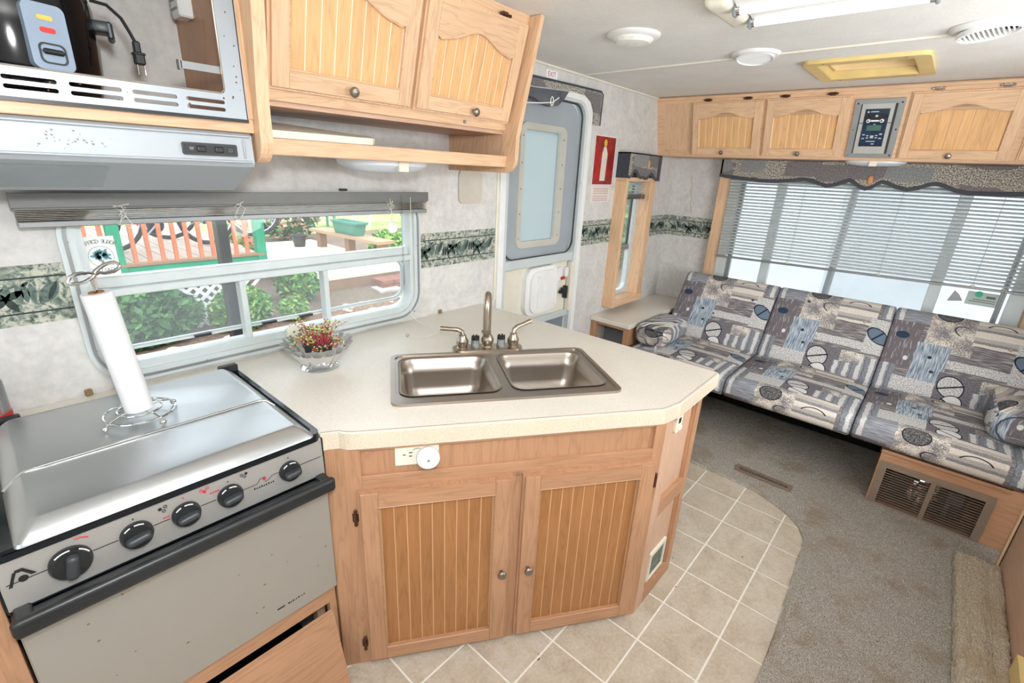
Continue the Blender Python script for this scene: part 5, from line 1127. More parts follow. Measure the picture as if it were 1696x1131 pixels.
# ---------------- narrow window dressing
vy = 1.660
nv = thing('narrow_window_valance', 'small box valance of grey print with slate side over the narrow window', 'valance', (3.26, vy, 1.5))
sc2 = [(3.010, 1.520), (3.03, 1.517), (3.055, 1.527), (3.085, 1.555), (3.10, 1.560), (3.13, 1.552), (3.16, 1.527), (3.19, 1.516), (3.225, 1.521), (3.25, 1.512), (3.28, 1.512), (3.31, 1.527), (3.335, 1.545), (3.36, 1.540), (3.39, 1.518), (3.43, 1.506), (3.478, 1.506)]
obj('fabric', prism(bm_new(), [(3.010, 1.679)] + sc2 + [(3.478, 1.675)], vy, vy + .012, XZ), VALP, nv, uvf=lambda co, n: (co.x + 2, co.z))
obj('side', B(3.006, 3.014, vy, YW - .001, 1.520, 1.679), VALD, nv); obj('side', B(3.470, 3.478, vy, YW - .001, 1.506, 1.675), VALD, nv); obj('top', B(3.006, 3.478, vy, YW - .001, 1.672, 1.680), VALD, nv)
obj('hem', prism(bm_new(), sc2 + [(p[0], p[1] + .018) for p in sc2[::-1]], vy - .004, vy + .001, XZ), VALT, nv); obj('hem_corner', B(3.43, 3.479, vy - .002, vy + .001, 1.506, 1.672), VALT, nv)
obj('medallion', ball(bm_new(), (3.285, vy - .002, 1.615), 1, (.013, .006, .026)), plain('medallion_wood2', (206, 158, 110), .5, 0, .15), nv, True)
nb = thing('narrow_window_blind', 'short white mini blind half raised in the narrow window', 'blind', (3.2, 1.70, 1.4))
s0 = None
for k in range(7):
    z = 1.418 + k * .019
    if s0 is None: s0 = obj('slat', B(3.05, 3.368, -.012, .012, -.0006, .0006), SLAT, nb, xf=Matrix.Translation((0, 1.715, z)) @ Matrix.Rotation(R(-25), 4, 'X'))
    else: c = s0.copy(); COL.objects.link(c); c.location.z += k * .019
obj('bottom_rail', box(B(3.05, 3.368, 1.700, 1.730, 1.380, 1.392, .002), 3.05, 3.368, 1.702, 1.728, 1.393, 1.410), plain('blind_stack_dark', (96, 94, 90), .4, .3), nb)
for x in (3.10, 3.31): obj('cord_tangle', tube(bm_new(), [(x, 1.698, 1.44), (x + .012, 1.697, 1.40), (x - .006, 1.697, 1.38), (x + .016, 1.697, 1.33), (x + .02, 1.70, 1.26)], .0011, 5), CREAM, nb)

# ---------------- door valance, rolled shade, exit sign, poster
dv = thing('door_valance', 'grey print fabric trim around the top corner of the door', 'valance', (2.3, YW, 1.8))
obj('fabric', prism(bm_new(), [(1.80, 1.972), (2.06, 1.978), (2.40, 1.988), (2.698, 1.994), (2.722, 1.982), (2.716, 1.812), (2.648, 1.812), (2.640, 1.880), (2.60, 1.930), (2.54, 1.955), (2.40, 1.957), (2.05, 1.930), (1.80, 1.920)], YW - .022, YW - .015, XZ), VALP, dv, uvf=lambda co, n: (co.x, co.z))
obj('edge_fold', tube(bm_new(), [(1.80, YW - .02, 1.974), (2.4, YW - .02, 1.988), (2.698, YW - .02, 1.993), (2.72, YW - .02, 1.98), (2.715, YW - .02, 1.812)], .006, 6), VALD, dv, True)
sh_ = thing('rolled_door_shade', 'dark grey rolled fabric shade tied with white string at the door', 'shade', (2.2, YW, 1.86))
obj('roll', prism(bm_new(), [(1.84, 1.918), (2.06, 1.926), (2.34, 1.945), (2.30, 1.900), (2.25, 1.866), (2.19, 1.856), (2.12, 1.862), (2.05, 1.882), (1.94, 1.884), (1.84, 1.88)], YW - .046, YW - .018, XZ), plain('shade_grey', (92, 94, 100), .9, 0, .25, 9), sh_)
obj('string', tube(bm_new(), [(1.86, YW - .05, 1.868), (1.98, YW - .05, 1.850), (2.10, YW - .052, 1.862), (2.19, YW - .055, 1.875), (2.25, YW - .05, 1.905), (2.235, YW - .05, 1.895)], .0028, 6), WHTP, sh_); obj('string_loop', tube(bm_new(), [(2.185 + .012 * math.cos(k * .9), YW - .055, 1.880 + .022 * math.sin(k * .9)) for k in range(7)], .0028, 6, True), WHTP, sh_)
obj('shade_rod', tube(bm_new(), [(1.84, YW - .03, 1.926), (2.06, YW - .03, 1.932), (2.40, YW - .03, 1.953)], .003, 6), ALU, sh_)
ex = thing('exit_sign', 'small white exit sticker with red letters above the door', 'sign', (2.24, YW, 2.01))
obj('plate', B(2.189, 2.286, YW - .002, YW - .0005, 1.996, 2.033), WHTP, ex); bm = bm_new(); text_bm(bm, 'EXIT', .034, lambda u, v, w: Vector((u, YW - .0024, v)), 0, 0, 2.2375, 2.0145); obj('letters', bm, plain('exit_red', (176, 40, 60), .6), ex)
po = thing('red_wall_poster', 'tall narrow red poster with a pale centre and text card below, beside the door', 'poster', (2.84, YW, 1.36))
obj('sheet', B(2.713, 2.962, YW - .003, YW - .0005, 1.466, 1.766), plain('poster_edge', (226, 214, 208), .7), po)
g = G('poster_red_field'); v = g.coord(); a = g.noise(v, 9, 4, .6, .8); g.out(g.ramp(a, [(0.3, lin((84, 34, 32))), (0.5, lin((150, 30, 32))), (0.68, lin((196, 44, 36)))]), .45)
obj('red_field', B(2.720, 2.955, YW - .0042, YW - .002, 1.473, 1.758), g.m, po)
obj('pale_shape', prism(bm_new(), [(2.800, 1.495), (2.862, 1.495), (2.868, 1.66), (2.845, 1.70), (2.820, 1.70), (2.805, 1.66)], YW - .0052, YW - .004, XZ), plain('poster_cream', (216, 206, 192), .5, 0, .1), po); obj('gold_spot', prism(bm_new(), circ(2.834, 1.722, .018, 18, .022), YW - .0052, YW - .004, XZ), plain('poster_gold', (222, 176, 60), .5), po)
cdk = obj('text_card', B(2.711, 2.945, YW - .003, YW - .0008, 1.362, 1.462), plain('card_cream', (222, 214, 206), .7), po)
bm = bm_new(); [box(bm, 2.745, 2.925, YW - .0038, YW - .0028, z, z + .007) for z in (1.442, 1.428, 1.414, 1.396, 1.382, 1.370)]; obj('card_lines', bm, plain('print_faint_red', (202, 176, 172), .7), cdk)

# ---------------- side table in the corner
stb = thing('corner_side_table', 'speckled laminate corner table on an oak frame beside the sofa', 'table', (3.4, 1.58, 0))
tp_ = obj('table_top', B(2.872, XW - .002, 1.432, YW - .002, .545, .578, .005, 2), LAM, stb)
obj('post', B(2.890, 2.930, 1.704, YW - .002, .0, .546), OAKL['z'], stb); obj('post', B(2.890, 2.930, 1.440, 1.482, .0, .546), OAKL['z'], stb); obj('rail', B(2.892, 2.93, 1.482, 1.704, .524, .546), OAKL['y'], stb); obj('side_panel', B(2.93, XW - .003, 1.442, 1.456, .0, .546), OAKL['x'], stb); obj('inner_panel', B(3.10, 3.115, 1.456, YW - .003, 0, .54), GREY, stb)

# ---------------- sofa
so = thing('sofa_bed', 'three section folding sofa in blue grey patchwork print fabric', 'sofa', (3.2, .42, .30))
SEC = ((.748, 1.402), (.099, .745), (-.552, .096))
ang = R(31); F0 = Vector((3.392, 0, .425)); dU = Vector((math.sin(ang), 0, math.cos(ang))); dN = Vector((math.cos(ang), 0, -math.sin(ang)))
def section(x0, x1, z0, z1, r, y0, y1, er=.014, fn=None):
    rings = []; ys = [(y0, er), (y0 + er * .3, er * .35), (y0 + er, 0)] + [(y0 + er + (y1 - y0 - 2 * er) * k / 12, 0) for k in range(1, 12)] + [(y1 - er, 0), (y1 - er * .3, er * .35), (y1, er)]
    for y, ins in ys:
        ring = []
        for k, p in enumerate(rrect(x0 + ins, x1 - ins, z0 + ins, z1 - ins, max(r - ins, .01), 7)): ring.append(Vector((p[0], y, p[1])))
        # extra points along the long edges so the padding can swell
        out = []
        for k in range(len(ring)):
            a_, b_ = ring[k], ring[(k + 1) % len(ring)]; out.append(a_); L_ = (b_ - a_).length
            if L_ > .12: out += [a_.lerp(b_, q / 8) for q in range(1, 8)]
        rings.append([fn(v, (y - (y0 + y1) / 2) / (y1 - y0) * 2) if fn else v for v in out])
    return loft(bm_new(), rings)
for i, (a, b) in enumerate(SEC):
    cy = (a + b) / 2
    puff = lambda v, q: Vector((v.x, v.y, v.z + (.010 * (1 - q * q) if v.z > .38 else 0)))
    se = obj('seat_cushion', section(2.80, 3.425, .314, .440, .050, a, b, fn=puff), CLOTHS, so, True, ang=60, uvf=lambda co, n, b=b: (b - co.y, co.x if n.z > abs(n.x) else 2.80 - (.43 - co.z)))
    bk = lambda v, q: Vector((v.x - (.012 * (1 - q * q) * (1 - (2 * v.z / .56) ** 2) if v.x < 0 else 0), v.y, v.z))
    mb_ = Matrix.Translation(F0 + dU * .262 + dN * .072) @ Matrix.Rotation(ang, 4, 'Y')
    ba = obj('back_cushion', section(-.0725, .0725, -.274, .274, .066, a, b, fn=bk), CLOTH, so, True, ang=60, xf=mb_, uvf=lambda co, n, b=b: (b - co.y, (co - F0).dot(dU) + .02))
    for u, v in ((.30, .36), (.46, .16), (.80, .30)):
        p = F0 + Vector((0, b - u * .65, 0)) + dU * (v * 1.1 + .05) - dN * .007
        obj('button', ball(bm_new(), p, .009, u=10, v=7), [plain('button_navy', (62, 66, 78), .8), plain('button_tan', (186, 160, 140), .8)][(i + int(u * 10)) % 2] if i < 2 or u < .4 else plain('button_tan2', (186, 160, 140), .8), ba, True)
obj('base_frame', B(2.90, 3.42, -.035, 1.39, .285, .318), VOID, so); obj('rear_frame', B(3.44, 3.80, -.54, 1.39, .012, .34), VOID, so)
def bolster(name, label, c, d, cloth, seed):
    t = thing(name, label, 'cushion', (c[0], c[1], c[2] - d[2] / 2))
    obj('cover', rbox(bm_new(), c, d, .062, 8, lambda w: w * (1 - .06 * (abs(w.x) / (d[0] / 2)) ** 4)), cloth, t, True, ang=180, uvf=lambda co, n: (co.y * 1.0 + (co.x * .9 if abs(n.y) < .7 else co.x) + seed, co.z + co.x * .3 + (co.y if n.z > .6 else 0)))
    hx, hy = d[0] / 2 - .012, d[1] / 2 - .03
    obj('piping', tube(bm_new(), [(c[0] - hx - .004 + .0 * k, c[1] + hy * math.cos(k * .3927), c[2] + (d[2] / 2 - .012) * math.sin(k * .3927)) for k in range(16)], .0035, 6, True), VALT, t, True)
    zp = obj('zip_pull', prism(bm_new(), rrect(c[1] - .08, c[1] - .066, c[2] - d[2] / 2 + .004, c[2] - d[2] / 2 + .030, .005), c[0] - d[0] / 2 - .004, c[0] - d[0] / 2 + .001, YZ), ALU, t)
    return t
bolster('arm_bolster', 'patchwork arm bolster cushion beside the corner table', (3.135, 1.314, .520), (.46, .225, .155), print_cloth('bolster_print_a', .2, .55), .1)
bolster('arm_bolster', 'patchwork arm bolster cushion above the furnace grille end of the sofa', (3.205, -.497, .528), (.46, .236, .170), print_cloth('bolster_print_b', .85, .05), .6)
# ---------------- furnace box under the sofa
fx = 2.822
fb = thing('furnace_cabinet', 'low oak box under the sofa holding the furnace grille', 'cabinet', (3.0, -.33, 0))
obj('front_board', prism(bm_new(), rect(-.618, -.048, .002, .312), fx, fx + .018, YZ, [rect(-.462, -.084, .018, .226)]), OAKL['y'], fb); obj('side_board', B(fx + .018, 3.36, -.066, -.048, .002, .312), OAKL['x'], fb); obj('top_trim', B(fx - .006, fx + .012, -.52, -.046, .296, .312, .002), OAKL['y'], fb); obj('back', B(3.30, 3.31, -.60, -.07, .01, .30), VOID, fb); obj('box_floor', B(fx + .02, 3.30, -.60, -.07, .006, .012), OAKL['y'], fb)
gr = thing('furnace_grille', 'taupe metal louvred return air grille on the furnace box', 'grille', (fx, -.27, 0))
obj('frame', prism(bm_new(), rrect(-.486, -.056, .004, .254, .004), fx - .008, fx, YZ, [rect(-.455, -.279, .020, .222), rect(-.261, -.087, .020, .222)]), VENTBR, gr)
l0 = None
for k in range(15):
    z = .028 + k * .0136
    if l0 is None: l0 = obj('louvre', B(-.007, .007, -.456, -.086, -.0008, .0008), VENTBR, gr, xf=Matrix.Translation((fx + .004, 0, z)) @ Matrix.Rotation(R(4), 4, 'Y'))
    else: c = l0.copy(); COL.objects.link(c); c.location.z += k * .0136
for y in (-.470, -.070): obj('screw', cyl(bm_new(), (fx - .010, y, .135), (fx - .007, y, .135), .005, n=10), GREY, gr)
fu = thing('furnace', 'dark furnace with crumpled foil duct behind the grille', 'furnace', (3.0, -.27, 0)); obj('case', B(2.93, 3.25, -.42, -.12, .013, .24), plain('furnace_dark', (46, 42, 40), .5), fu); obj('foil_duct', ico(bm_new(), (2.90, -.25, .13), .06, (.8, 1.0, 1.5), 3, .16, 6), CHROME, fu); obj('gas_valve', box(B(2.89, 2.93, -.40, -.34, .11, .18, .004), 2.90, 2.92, -.36, -.345, .013, .12), plain('valve_slate', (88, 96, 100), .5), fu)
# ---------------- floor register
fr = thing('floor_register', 'brown metal floor register set in the carpet by the sofa', 'floor vent', (2.615, .395, .01))
obj('frame', prism(bm_new(), rrect(2.586, 2.648, .254, .540, .005), .012, .021, XY, [rect(2.602, 2.632, .272, .522)]), VENTBR, fr); obj('duct_dark', B(2.598, 2.636, .268, .526, .001, .006), VOID, fr)
b0 = None
for k in range(21):
    y = .278 + k * .0119
    if b0 is None: b0 = obj('bar', B(2.600, 2.634, y - .0019, y + .0019, .009, .0195), VENTBR, fr)
    else: c = b0.copy(); COL.objects.link(c); c.location.y += k * .0119
# ---------------- carpeted step and wooden bench side
bm = rbox(bm_new(), (1.62, -.474, .026), (2.0, .142, .056), .024, 60)
bmesh.ops.subdivide_edges(bm, edges=bm.edges[:], cuts=2, use_grid_fill=True)
bm.normal_update()
for v in bm.verts: v.co += v.normal * (.007 * mn.noise(v.co * 80) + .004 * mn.noise(v.co * 170) + .004 * math.sin(v.co.y * 90))
tag(obj('carpeted_step', bm, CARPT, None, True, ang=180), 'low tan carpeted step along the wooden bench side', 'step')
bp = thing('bench_side_panel', 'pinkish oak bench side panel standing behind the carpeted step', 'panel', (1.9, -.56, 0))
obj('board', B(1.0, 2.668, -.572, -.549, .012, .80), OAKS['x'], bp); obj('edge_trim', B(2.660, 2.690, -.578, -.538, .012, .80, .004), OAK['z'], bp); obj('edge_gap', B(2.656, 2.661, -.5475, -.545, .03, .80), VOID, bp)
tag(obj('wood_offcut', B(1.80, 1.985, -.5485, -.532, .056, .130, .002), YELLOWED), 'pale yellow wood offcut leaning at the foot of the bench side panel', 'wood')
# ------------------------------------------------------------------ ceiling fittings
zc = ZC - .0005
rl_ = thing('round_ceiling_light', 'round white ceiling light with a speckled dome in front of the door', 'ceiling light', (1.93, 1.115, zc))
obj('ring', lathe(bm_new(), [(.104, 0), (.104, -.006), (.095, -.014), (.078, -.016), (.076, 0)], (1.93, 1.115, zc), 40), WHITE, rl_, True); obj('dome', lathe(bm_new(), [(.078, -.008), (.078, -.020), (.066, -.032), (.03, -.037), (.0001, -.038)], (1.93, 1.115, zc), 40), plain('diffuser_white', (236, 236, 230), .45, 0, .06, 60), rl_, True)
def rvent(x, y, r, label, tilt, n):
    t = thing('round_ceiling_vent', label, 'ceiling vent', (x, y, zc))
    obj('ring', lathe(bm_new(), [(r, 0), (r, -.004), (r * .92, -.012), (r * .74, -.014), (r * .72, 0)], (x, y, zc), 40), WHITE, t, True)
    m = Matrix.Translation((x, y, zc - .012)) @ Matrix.Rotation(R(tilt), 4, 'Z') @ Matrix.Rotation(R(8), 4, 'Y')
    obj('inner_ring', lathe(bm_new(), [(r * .78, .004), (r * .78, -.012), (r * .73, -.013), (r * .73, .004)], (0, 0, 0), 40), WHITE, t, True, xf=m)
    obj('duct', cyl(bm_new(), (x, y, zc - .001), (x, y, zc - .003), r * .74, n=24), VOID if n > 8 else GREY, t)
    w = r * .73
    for k in range(n):
        q = -w + (k + .5) * 2 * w / n; hl = math.sqrt(max(w * w - q * q, 1e-6)); obj('louvre', B(-.0034 if n > 8 else -.010, .0034 if n > 8 else .010, -hl, hl, -.0007, .0007), WHITE, t, xf=m @ Matrix.Translation((q, 0, -.006)) @ Matrix.Rotation(R(70 if n > 8 else 12), 4, 'Y'))
    return t
rvent(2.455, .810, .098, 'round white ceiling air vent with closed louvres between light and roof hatch', 20, 7)
rvent(2.425, .065, .106, 'round white ceiling air vent with open slats beside the fluorescent fixture', 84, 13)
fl = thing('fluorescent_fixture', 'white twin tube fluorescent ceiling fixture with its cover off', 'ceiling light', (1.72, .40, zc))
xa, xb, ya_, yb = 1.585, 1.850, .095, .700
obj('pan', rbox(bm_new(), ((xa + xb) / 2, (ya_ + yb) / 2, zc - .018), (xb - xa, yb - ya_, .036), .016, 4), WHITE, fl, True)
for a in (yb - .07, ya_): obj('end_cap', rbox(bm_new(), ((xa + xb) / 2, a + .035, zc - .026), (xb - xa, .075, .054), .022, 4), OFFW if a > .3 else plain('end_cap_tan', (206, 186, 150), .5), fl, True)
TUBE = plain('tube_lit_white', (244, 246, 246), .3); TUBE.node_tree.nodes['Principled BSDF'].inputs['Emission Color'].default_value = (1, .99, .96, 1); TUBE.node_tree.nodes['Principled BSDF'].inputs['Emission Strength'].default_value = 0.7
for x in (1.655, 1.795):
    tb = obj('lamp_tube', cyl(bm_new(), (x, ya_ + .085, zc - .052), (x, yb - .085, zc - .052), .0125, n=20), TUBE, fl, True)
    for a, b in ((ya_ + .072, ya_ + .088), (yb - .088, yb - .072)): obj('tube_cap', cyl(bm_new(), (x, a, zc - .052), (x, b, zc - .052), .0135, n=20), CHROME, tb, True)
    for y in (ya_ + .068, yb - .078): obj('lamp_holder', B(x - .014, x + .014, y, y + .010, zc - .068, zc - .03, .003), GREY, fl)
obj('reflector', prism(bm_new(), [(1.60, zc - .034), (1.835, zc - .034), (1.80, zc - .046), (1.725, zc - .036), (1.64, zc - .046)], ya_ + .08, yb - .08, XZ), WHITE, fl)
rv_ = thing('roof_hatch', 'yellowed plastic roof hatch garnish with deep well above the sofa', 'roof hatch', (2.93, .455, zc))
obj('garnish', prism(bm_new(), rrect(2.695, 3.175, .222, .682, .03), zc - .016, zc, XY, [rrect(2.757, 3.113, .277, .633, .010)]), YELLOWED, rv_, True)
bm = prism(bm_new(), rect(2.752, 3.118, .272, .638), zc - .014, zc + .115, XY, [rect(2.760, 3.110, .280, .630)]); obj('well', bm, YELLOWED, rv_)
obj('well_liner', prism(bm_new(), rect(2.765, 3.105, .285, .625), zc + .02, zc + .11, XY, [rect(2.772, 3.098, .292, .618)]), plain('liner_cream', (232, 204, 156), .5), rv_); obj('lid', B(2.74, 3.13, .26, .65, zc + .115, zc + .125), translucent('hatch_lid', (226, 222, 210), .4), rv_); obj('gasket', B(2.772, 2.778, .30, .61, zc + .092, zc + .108), BLACK, rv_)
for x, y in ((2.72, .30), (2.72, .60), (3.15, .30), (3.15, .60)): obj('screw', cyl(bm_new(), (x, y, zc - .018), (x, y, zc - .015), .004, n=8), VENTBR, rv_)
# ------------------------------------------------------------------ outdoors (seen through the windows); ground lies below the trailer floor
ZG = -.30
gd = struct('ground', B(-14, 26, 1.95, 16, ZG - .2, ZG), DIRT)
struct('far_lawn', B(-20, 40, 12.2, 46, ZG - .2, ZG + .02), LAWN)
struct('ground_behind', B(4.05, 26, -10, 2.2, ZG - .22, ZG - .005), DIRT)
# deck with railing
dk = thing('raised_deck', 'weathered grey plank deck with green fascia outside the kitchen window', 'deck', (.9, 7.2, ZG))
DZ = .46; y0 = 6.0; x1 = 2.32
for k in range(24):
    x = -1.3 + k * .15
    if x + .14 > x1 + .05: break
    obj('plank', B(x, x + .143, y0, 9.2, DZ - .04, DZ, .003), DECKW, dk)
obj('fascia', B(-1.4, x1, y0 - .05, y0 - .005, DZ - .22, DZ - .015), GREENP, dk); obj('fascia_end', B(x1 - .02, x1 + .02, y0 - .05, 9.2, DZ - .22, DZ - .015), GREENP, dk)
for x in (-.6, .9, 2.2): obj('post_below', B(x - .05, x + .05, y0 + .02, y0 + .12, ZG, DZ - .04), WOODG, dk)
rg = thing('deck_railing', 'redwood baluster railing with green posts along the deck', 'railing', (.9, y0, DZ))
bal = None
for k in range(34):
    x = -1.28 + k * .118
    if x > x1 - .05: break
    if bal is None: bal = obj('baluster', B(x, x + .036, y0 - .018, y0 + .02, DZ - .06, DZ + .92), REDW, rg)
    else: c = bal.copy(); COL.objects.link(c); c.location.x += k * .118
for x in (.905, 2.25): obj('post', B(x, x + .10, y0 - .06, y0 + .04, DZ - .20, DZ + 1.0), GREENP, rg)
obj('top_rail', B(-1.4, x1 + .03, y0 - .07, y0 + .07, DZ + .90, DZ + .94), REDW, rg); obj('edge_board', B(-1.4, x1, y0 - .062, y0 + .03, DZ - .015, DZ + .012), WOODG, rg)
# bicycles on the deck
def bike(label, x, y, rz, fr_mat, seed):
    m = Matrix.Translation((x, y, DZ + .002)) @ Matrix.Rotation(R(rz), 4, 'Z'); t = thing('bicycle', label, 'bicycle', matrix=m, group=None); r = .33
    for cx in (0, 1.02):
        w = obj('tyre', tube(bm_new(), [(cx + r * math.cos(k * .2244), 0, r + .024 + r * math.sin(k * .2244)) for k in range(28)], .024, 8, True), TYRE, t, True)
        bm = tube(bm_new(), [(cx + .30 * math.cos(k * .2618), 0, r + .024 + .30 * math.sin(k * .2618)) for k in range(24)], .008, 6, True)
        for k in range(14): a = k * .4488; cyl(bm, (cx, 0, r + .024), (cx + .30 * math.cos(a), .01 * (-1) ** k, r + .024 + .30 * math.sin(a)), .0022, n=4)
        obj('wheel_rim', bm, ALU, w); obj('hub', cyl(bm_new(), (cx, -.04, r + .024), (cx, .04, r + .024), .025, n=12), ALUD, w)
    b = bm_new(); bb = (.43, 0, .28); stp = (.33, 0, .70); hdp = (.82, 0, .78)
    for a, c, q in ((bb, stp, .018), (bb, (.84, 0, .70), .020), (stp, hdp, .018), ((0, 0, .34), bb, .012), ((0, 0, .34), stp, .011), (hdp, (1.02, 0, .34), .016), (hdp, (.79, 0, .95), .016)): cyl(b, a, c, q, n=8)
    obj('frame', b, fr_mat, t, True); obj('chainring', lathe(bm_new(), [(.09, -.004), (.09, .004), (.06, .004), (.06, -.004)], (.43, -.05, .28), 20, (0, 1, 0)), TYRE, t); obj('crank', tube(bm_new(), [(.33, -.07, .18), (.43, -.07, .28)], .012, 6), ALUD, t); obj('saddle', rbox(bm_new(), (.30, 0, .86), (.26, .13, .06), .03, 3), BLACK, t, True); obj('seat_post', cyl(bm_new(), stp, (.31, 0, .85), .013, n=8), ALUD, t); obj('handlebar', tube(bm_new(), [(.74, -.28, .98), (.79, -.1, .96), (.79, .1, .96), (.74, .28, .98)], .014, 8), BLACK, t, True)
bike('black bicycle with pink accents leaning behind the deck railing', 1.05, 6.75, 8, PINK, 1); bike('black bicycle with grey frame parked farther along the deck', 1.78, 7.55, -14, BLACK, 2); bike('dark blue bicycle at the near end of the deck', -.15, 6.85, 5, plain('bike_blue', (70, 90, 130), .4), 3)
# lattice under the deck
la = thing('white_lattice', 'white diamond lattice skirt below the deck fascia', 'lattice', (1.6, y0, ZG)); L0_, L1_, h0, h1 = .6, 2.3, ZG + .02, DZ - .22
def strip(x, s):
    hh = h1 - h0; p = [(x, h0), (x + s * hh, h1)]; w = .018
    if min(p[0][0], p[1][0]) < L0_ - .05 or max(p[0][0], p[1][0]) > L1_ + .05: return
    d_ = Vector((p[1][0] - p[0][0], p[1][1] - p[0][1])).normalized(); n_ = Vector((-d_.y, d_.x)) * w
    yy = y0 - .085 if s > 0 else y0 - .077
    obj('lath', prism(bm_new(), [(p[0][0] + n_.x, p[0][1] + n_.y), (p[0][0] - n_.x, p[0][1] - n_.y), (p[1][0] - n_.x, p[1][1] - n_.y), (p[1][0] + n_.x, p[1][1] + n_.y)], yy, yy + .008, XZ), LATT, la)
for k in range(-8, 26): strip(L0_ + k * .115, 1); strip(L0_ + k * .115, -1)
# shrubs: branches and leaf cards in one crown each
def shrub(name, label, cat, x, y, z, rx, ry, rz, mat, n, size, seed, stem=True, mat2=None, group=None):
    t = thing(name, label, cat, (x, y, z), group); rn = random.Random(seed); bm = bm_new(); bm2 = bm_new()
    for k in range(n):
        a = rn.uniform(0, 6.283); cz = rn.uniform(-1, 1); q = math.sqrt(1 - cz * cz); rr = rn.uniform(.45, 1.0) ** .6
        c = Vector((x + rx * rr * q * math.cos(a), y + ry * rr * q * math.sin(a), z + rz + rz * rr * cz))
        u = Vector((rn.gauss(0, 1), rn.gauss(0, 1), rn.gauss(0, .7))).normalized(); v = u.cross(Vector((rn.gauss(0, 1), rn.gauss(0, 1), rn.gauss(0, 1)))).normalized(); s = size * rn.uniform(.6, 1.3)
        B_ = bm if rn.random() < .7 or mat2 is None else bm2
        B_.faces.new([B_.verts.new(p) for p in (c - u * s, c + v * s * .45, c + u * s, c - v * s * .45)])
    tag(obj('foliage', bm, mat, t), kind='stuff')
    if mat2 is not None: tag(obj('foliage_light', bm2, mat2, t), kind='stuff')
    else: bm2.free()
    if stem:
        s_ = bm_new()
        for k in range(5): a = k * 1.256; cyl(s_, (x, y, z - .02), (x + rx * .5 * math.cos(a), y + ry * .5 * math.sin(a), z + rz * 1.1), .02, .006, 5)
        obj('stem', s_, WOODG, t)
    return t
shrub('leafy_shrub', 'dense green shrub growing against the lattice below the deck corner', 'shrub', .90, 5.62, ZG, .62, .26, .30, LEAFD, 2600, .055, 1, mat2=LEAF)
shrub('leafy_shrub', 'light green ferny shrub below the deck beside the dark awning post', 'shrub', 1.88, 5.62, ZG, .34, .22, .24, LEAF, 1800, .045, 2, mat2=LEAFY)
shrub('leafy_shrub', 'bright green shrub on the dirt past the end of the lattice', 'shrub', 2.86, 6.35, ZG, .28, .26, .24, LEAF, 1800, .05, 3, mat2=LEAFY)
shrub('leafy_shrub', 'small young shrub on the dirt in front of the lattice end', 'shrub', 2.45, 5.62, ZG, .17, .15, .14, LEAFY, 900, .04, 4, mat2=LEAF)
shrub('garden_bush', 'round flowering bush beyond the pale patio', 'bush', 5.15, 11.6, ZG, .75, .6, .62, LEAFD, 1600, .08, 5, mat2=plain('blossom_peach', (222, 184, 160), .8))
shrub('garden_bush', 'dark green bush at the garden fence behind the bench', 'bush', 9.5, 12.0, ZG, .75, .6, .55, LEAF, 1600, .08, 6, mat2=LEAFD)
shrub('garden_bush', 'yellow green bush growing at the end of the patio bench', 'bush', 5.75, 8.35, ZG, .45, .45, .28, LEAFY, 1500, .07, 7, mat2=LEAF)
shrub('garden_bush', 'pale wispy bush at the near corner of the patio', 'bush', 2.72, 7.9, ZG, .30, .4, .45, LEAFY, 900, .06, 17, mat2=plain('blossom_red', (206, 110, 96), .8))
for k, (x, y, r) in enumerate(((5.0, 27, 2.4), (10.0, 26, 2.4), (15.0, 25, 2.4), (20.0, 23.5, 2.4), (25.0, 22, 2.4), (0.0, 28, 2.4))):
    shrub('hedge_tree', ['broad hedge tree far behind the patio, at the lawn edge', 'tall hedge tree behind the garden chairs', 'rounded hedge tree behind the planter', 'leafy hedge tree beyond the garden fence', 'wide hedge tree at the far end of the garden', 'hedge tree far behind the deck'][k], 'tree', x, y, ZG, r, 1.2, 1.5, LEAFD, 2400, .16, 30 + k, mat2=LEAF)
# greenery beyond the narrow window
shrub('garden_tree', 'light green tree filling the upper view through the narrow window', 'tree', 9.0, 5.4, ZG, 1.5, 1.3, 1.35, LEAF, 4200, .11, 50, mat2=LEAFY)
shrub('garden_tree', 'leafy young tree behind the first one past the narrow window', 'tree', 12.6, 6.6, ZG, 1.9, 1.4, 1.7, LEAFY, 3200, .14, 51, mat2=LEAF)
# rocks and paving by the trailer
rn = random.Random(11)
for k in range(34):
    x = .75 + k * .125 + rn.uniform(-.02, .02); y = 5.22 + rn.uniform(-.10, .10) - (.10 if k > 20 else 0); r = rn.uniform(.045, .058)
    o = obj('garden_stone', ico(bm_new(), (x, y, ZG + r * .35), r, (rn.uniform(.9, 1.3), rn.uniform(.8, 1.1), .62), 2, .07, 60 + k), STONE, None, True); tag(o, 'rounded pale river stone in the border row below the deck', 'stone', 'river stones in the border row')
for k in range(7):
    o = obj('paving_slab', prism(bm_new(), [(3.95 + .42 * k + a, 6.05 - .15 * k + b) for a, b in ((0, 0), (.38, -.03), (.42, .30), (.05, .34))], ZG - .02, ZG + .03), plain('slab_grey', (196, 186, 178), .9, 0, .1, 5)); tag(o, 'flat grey stone slab in the path beside the patio', 'paving slab', 'stone slabs of the path')
for k in range(60):
    x, y = rn.uniform(3.0, 5.6), rn.uniform(4.9, 5.85); r = rn.uniform(.02, .05); o = obj('path_stone', ico(bm_new(), (x, y, ZG + r * .2), r, (1.3, 1.1, .5), 1, .15, 200 + k), STONE); tag(o, 'small loose stone scattered on the dirt near the path', 'stone', 'loose stones on the dirt')
bs = thing('brick_step', 'low red brick step at the edge of the patio', 'step', (4.6, 6.45, ZG))
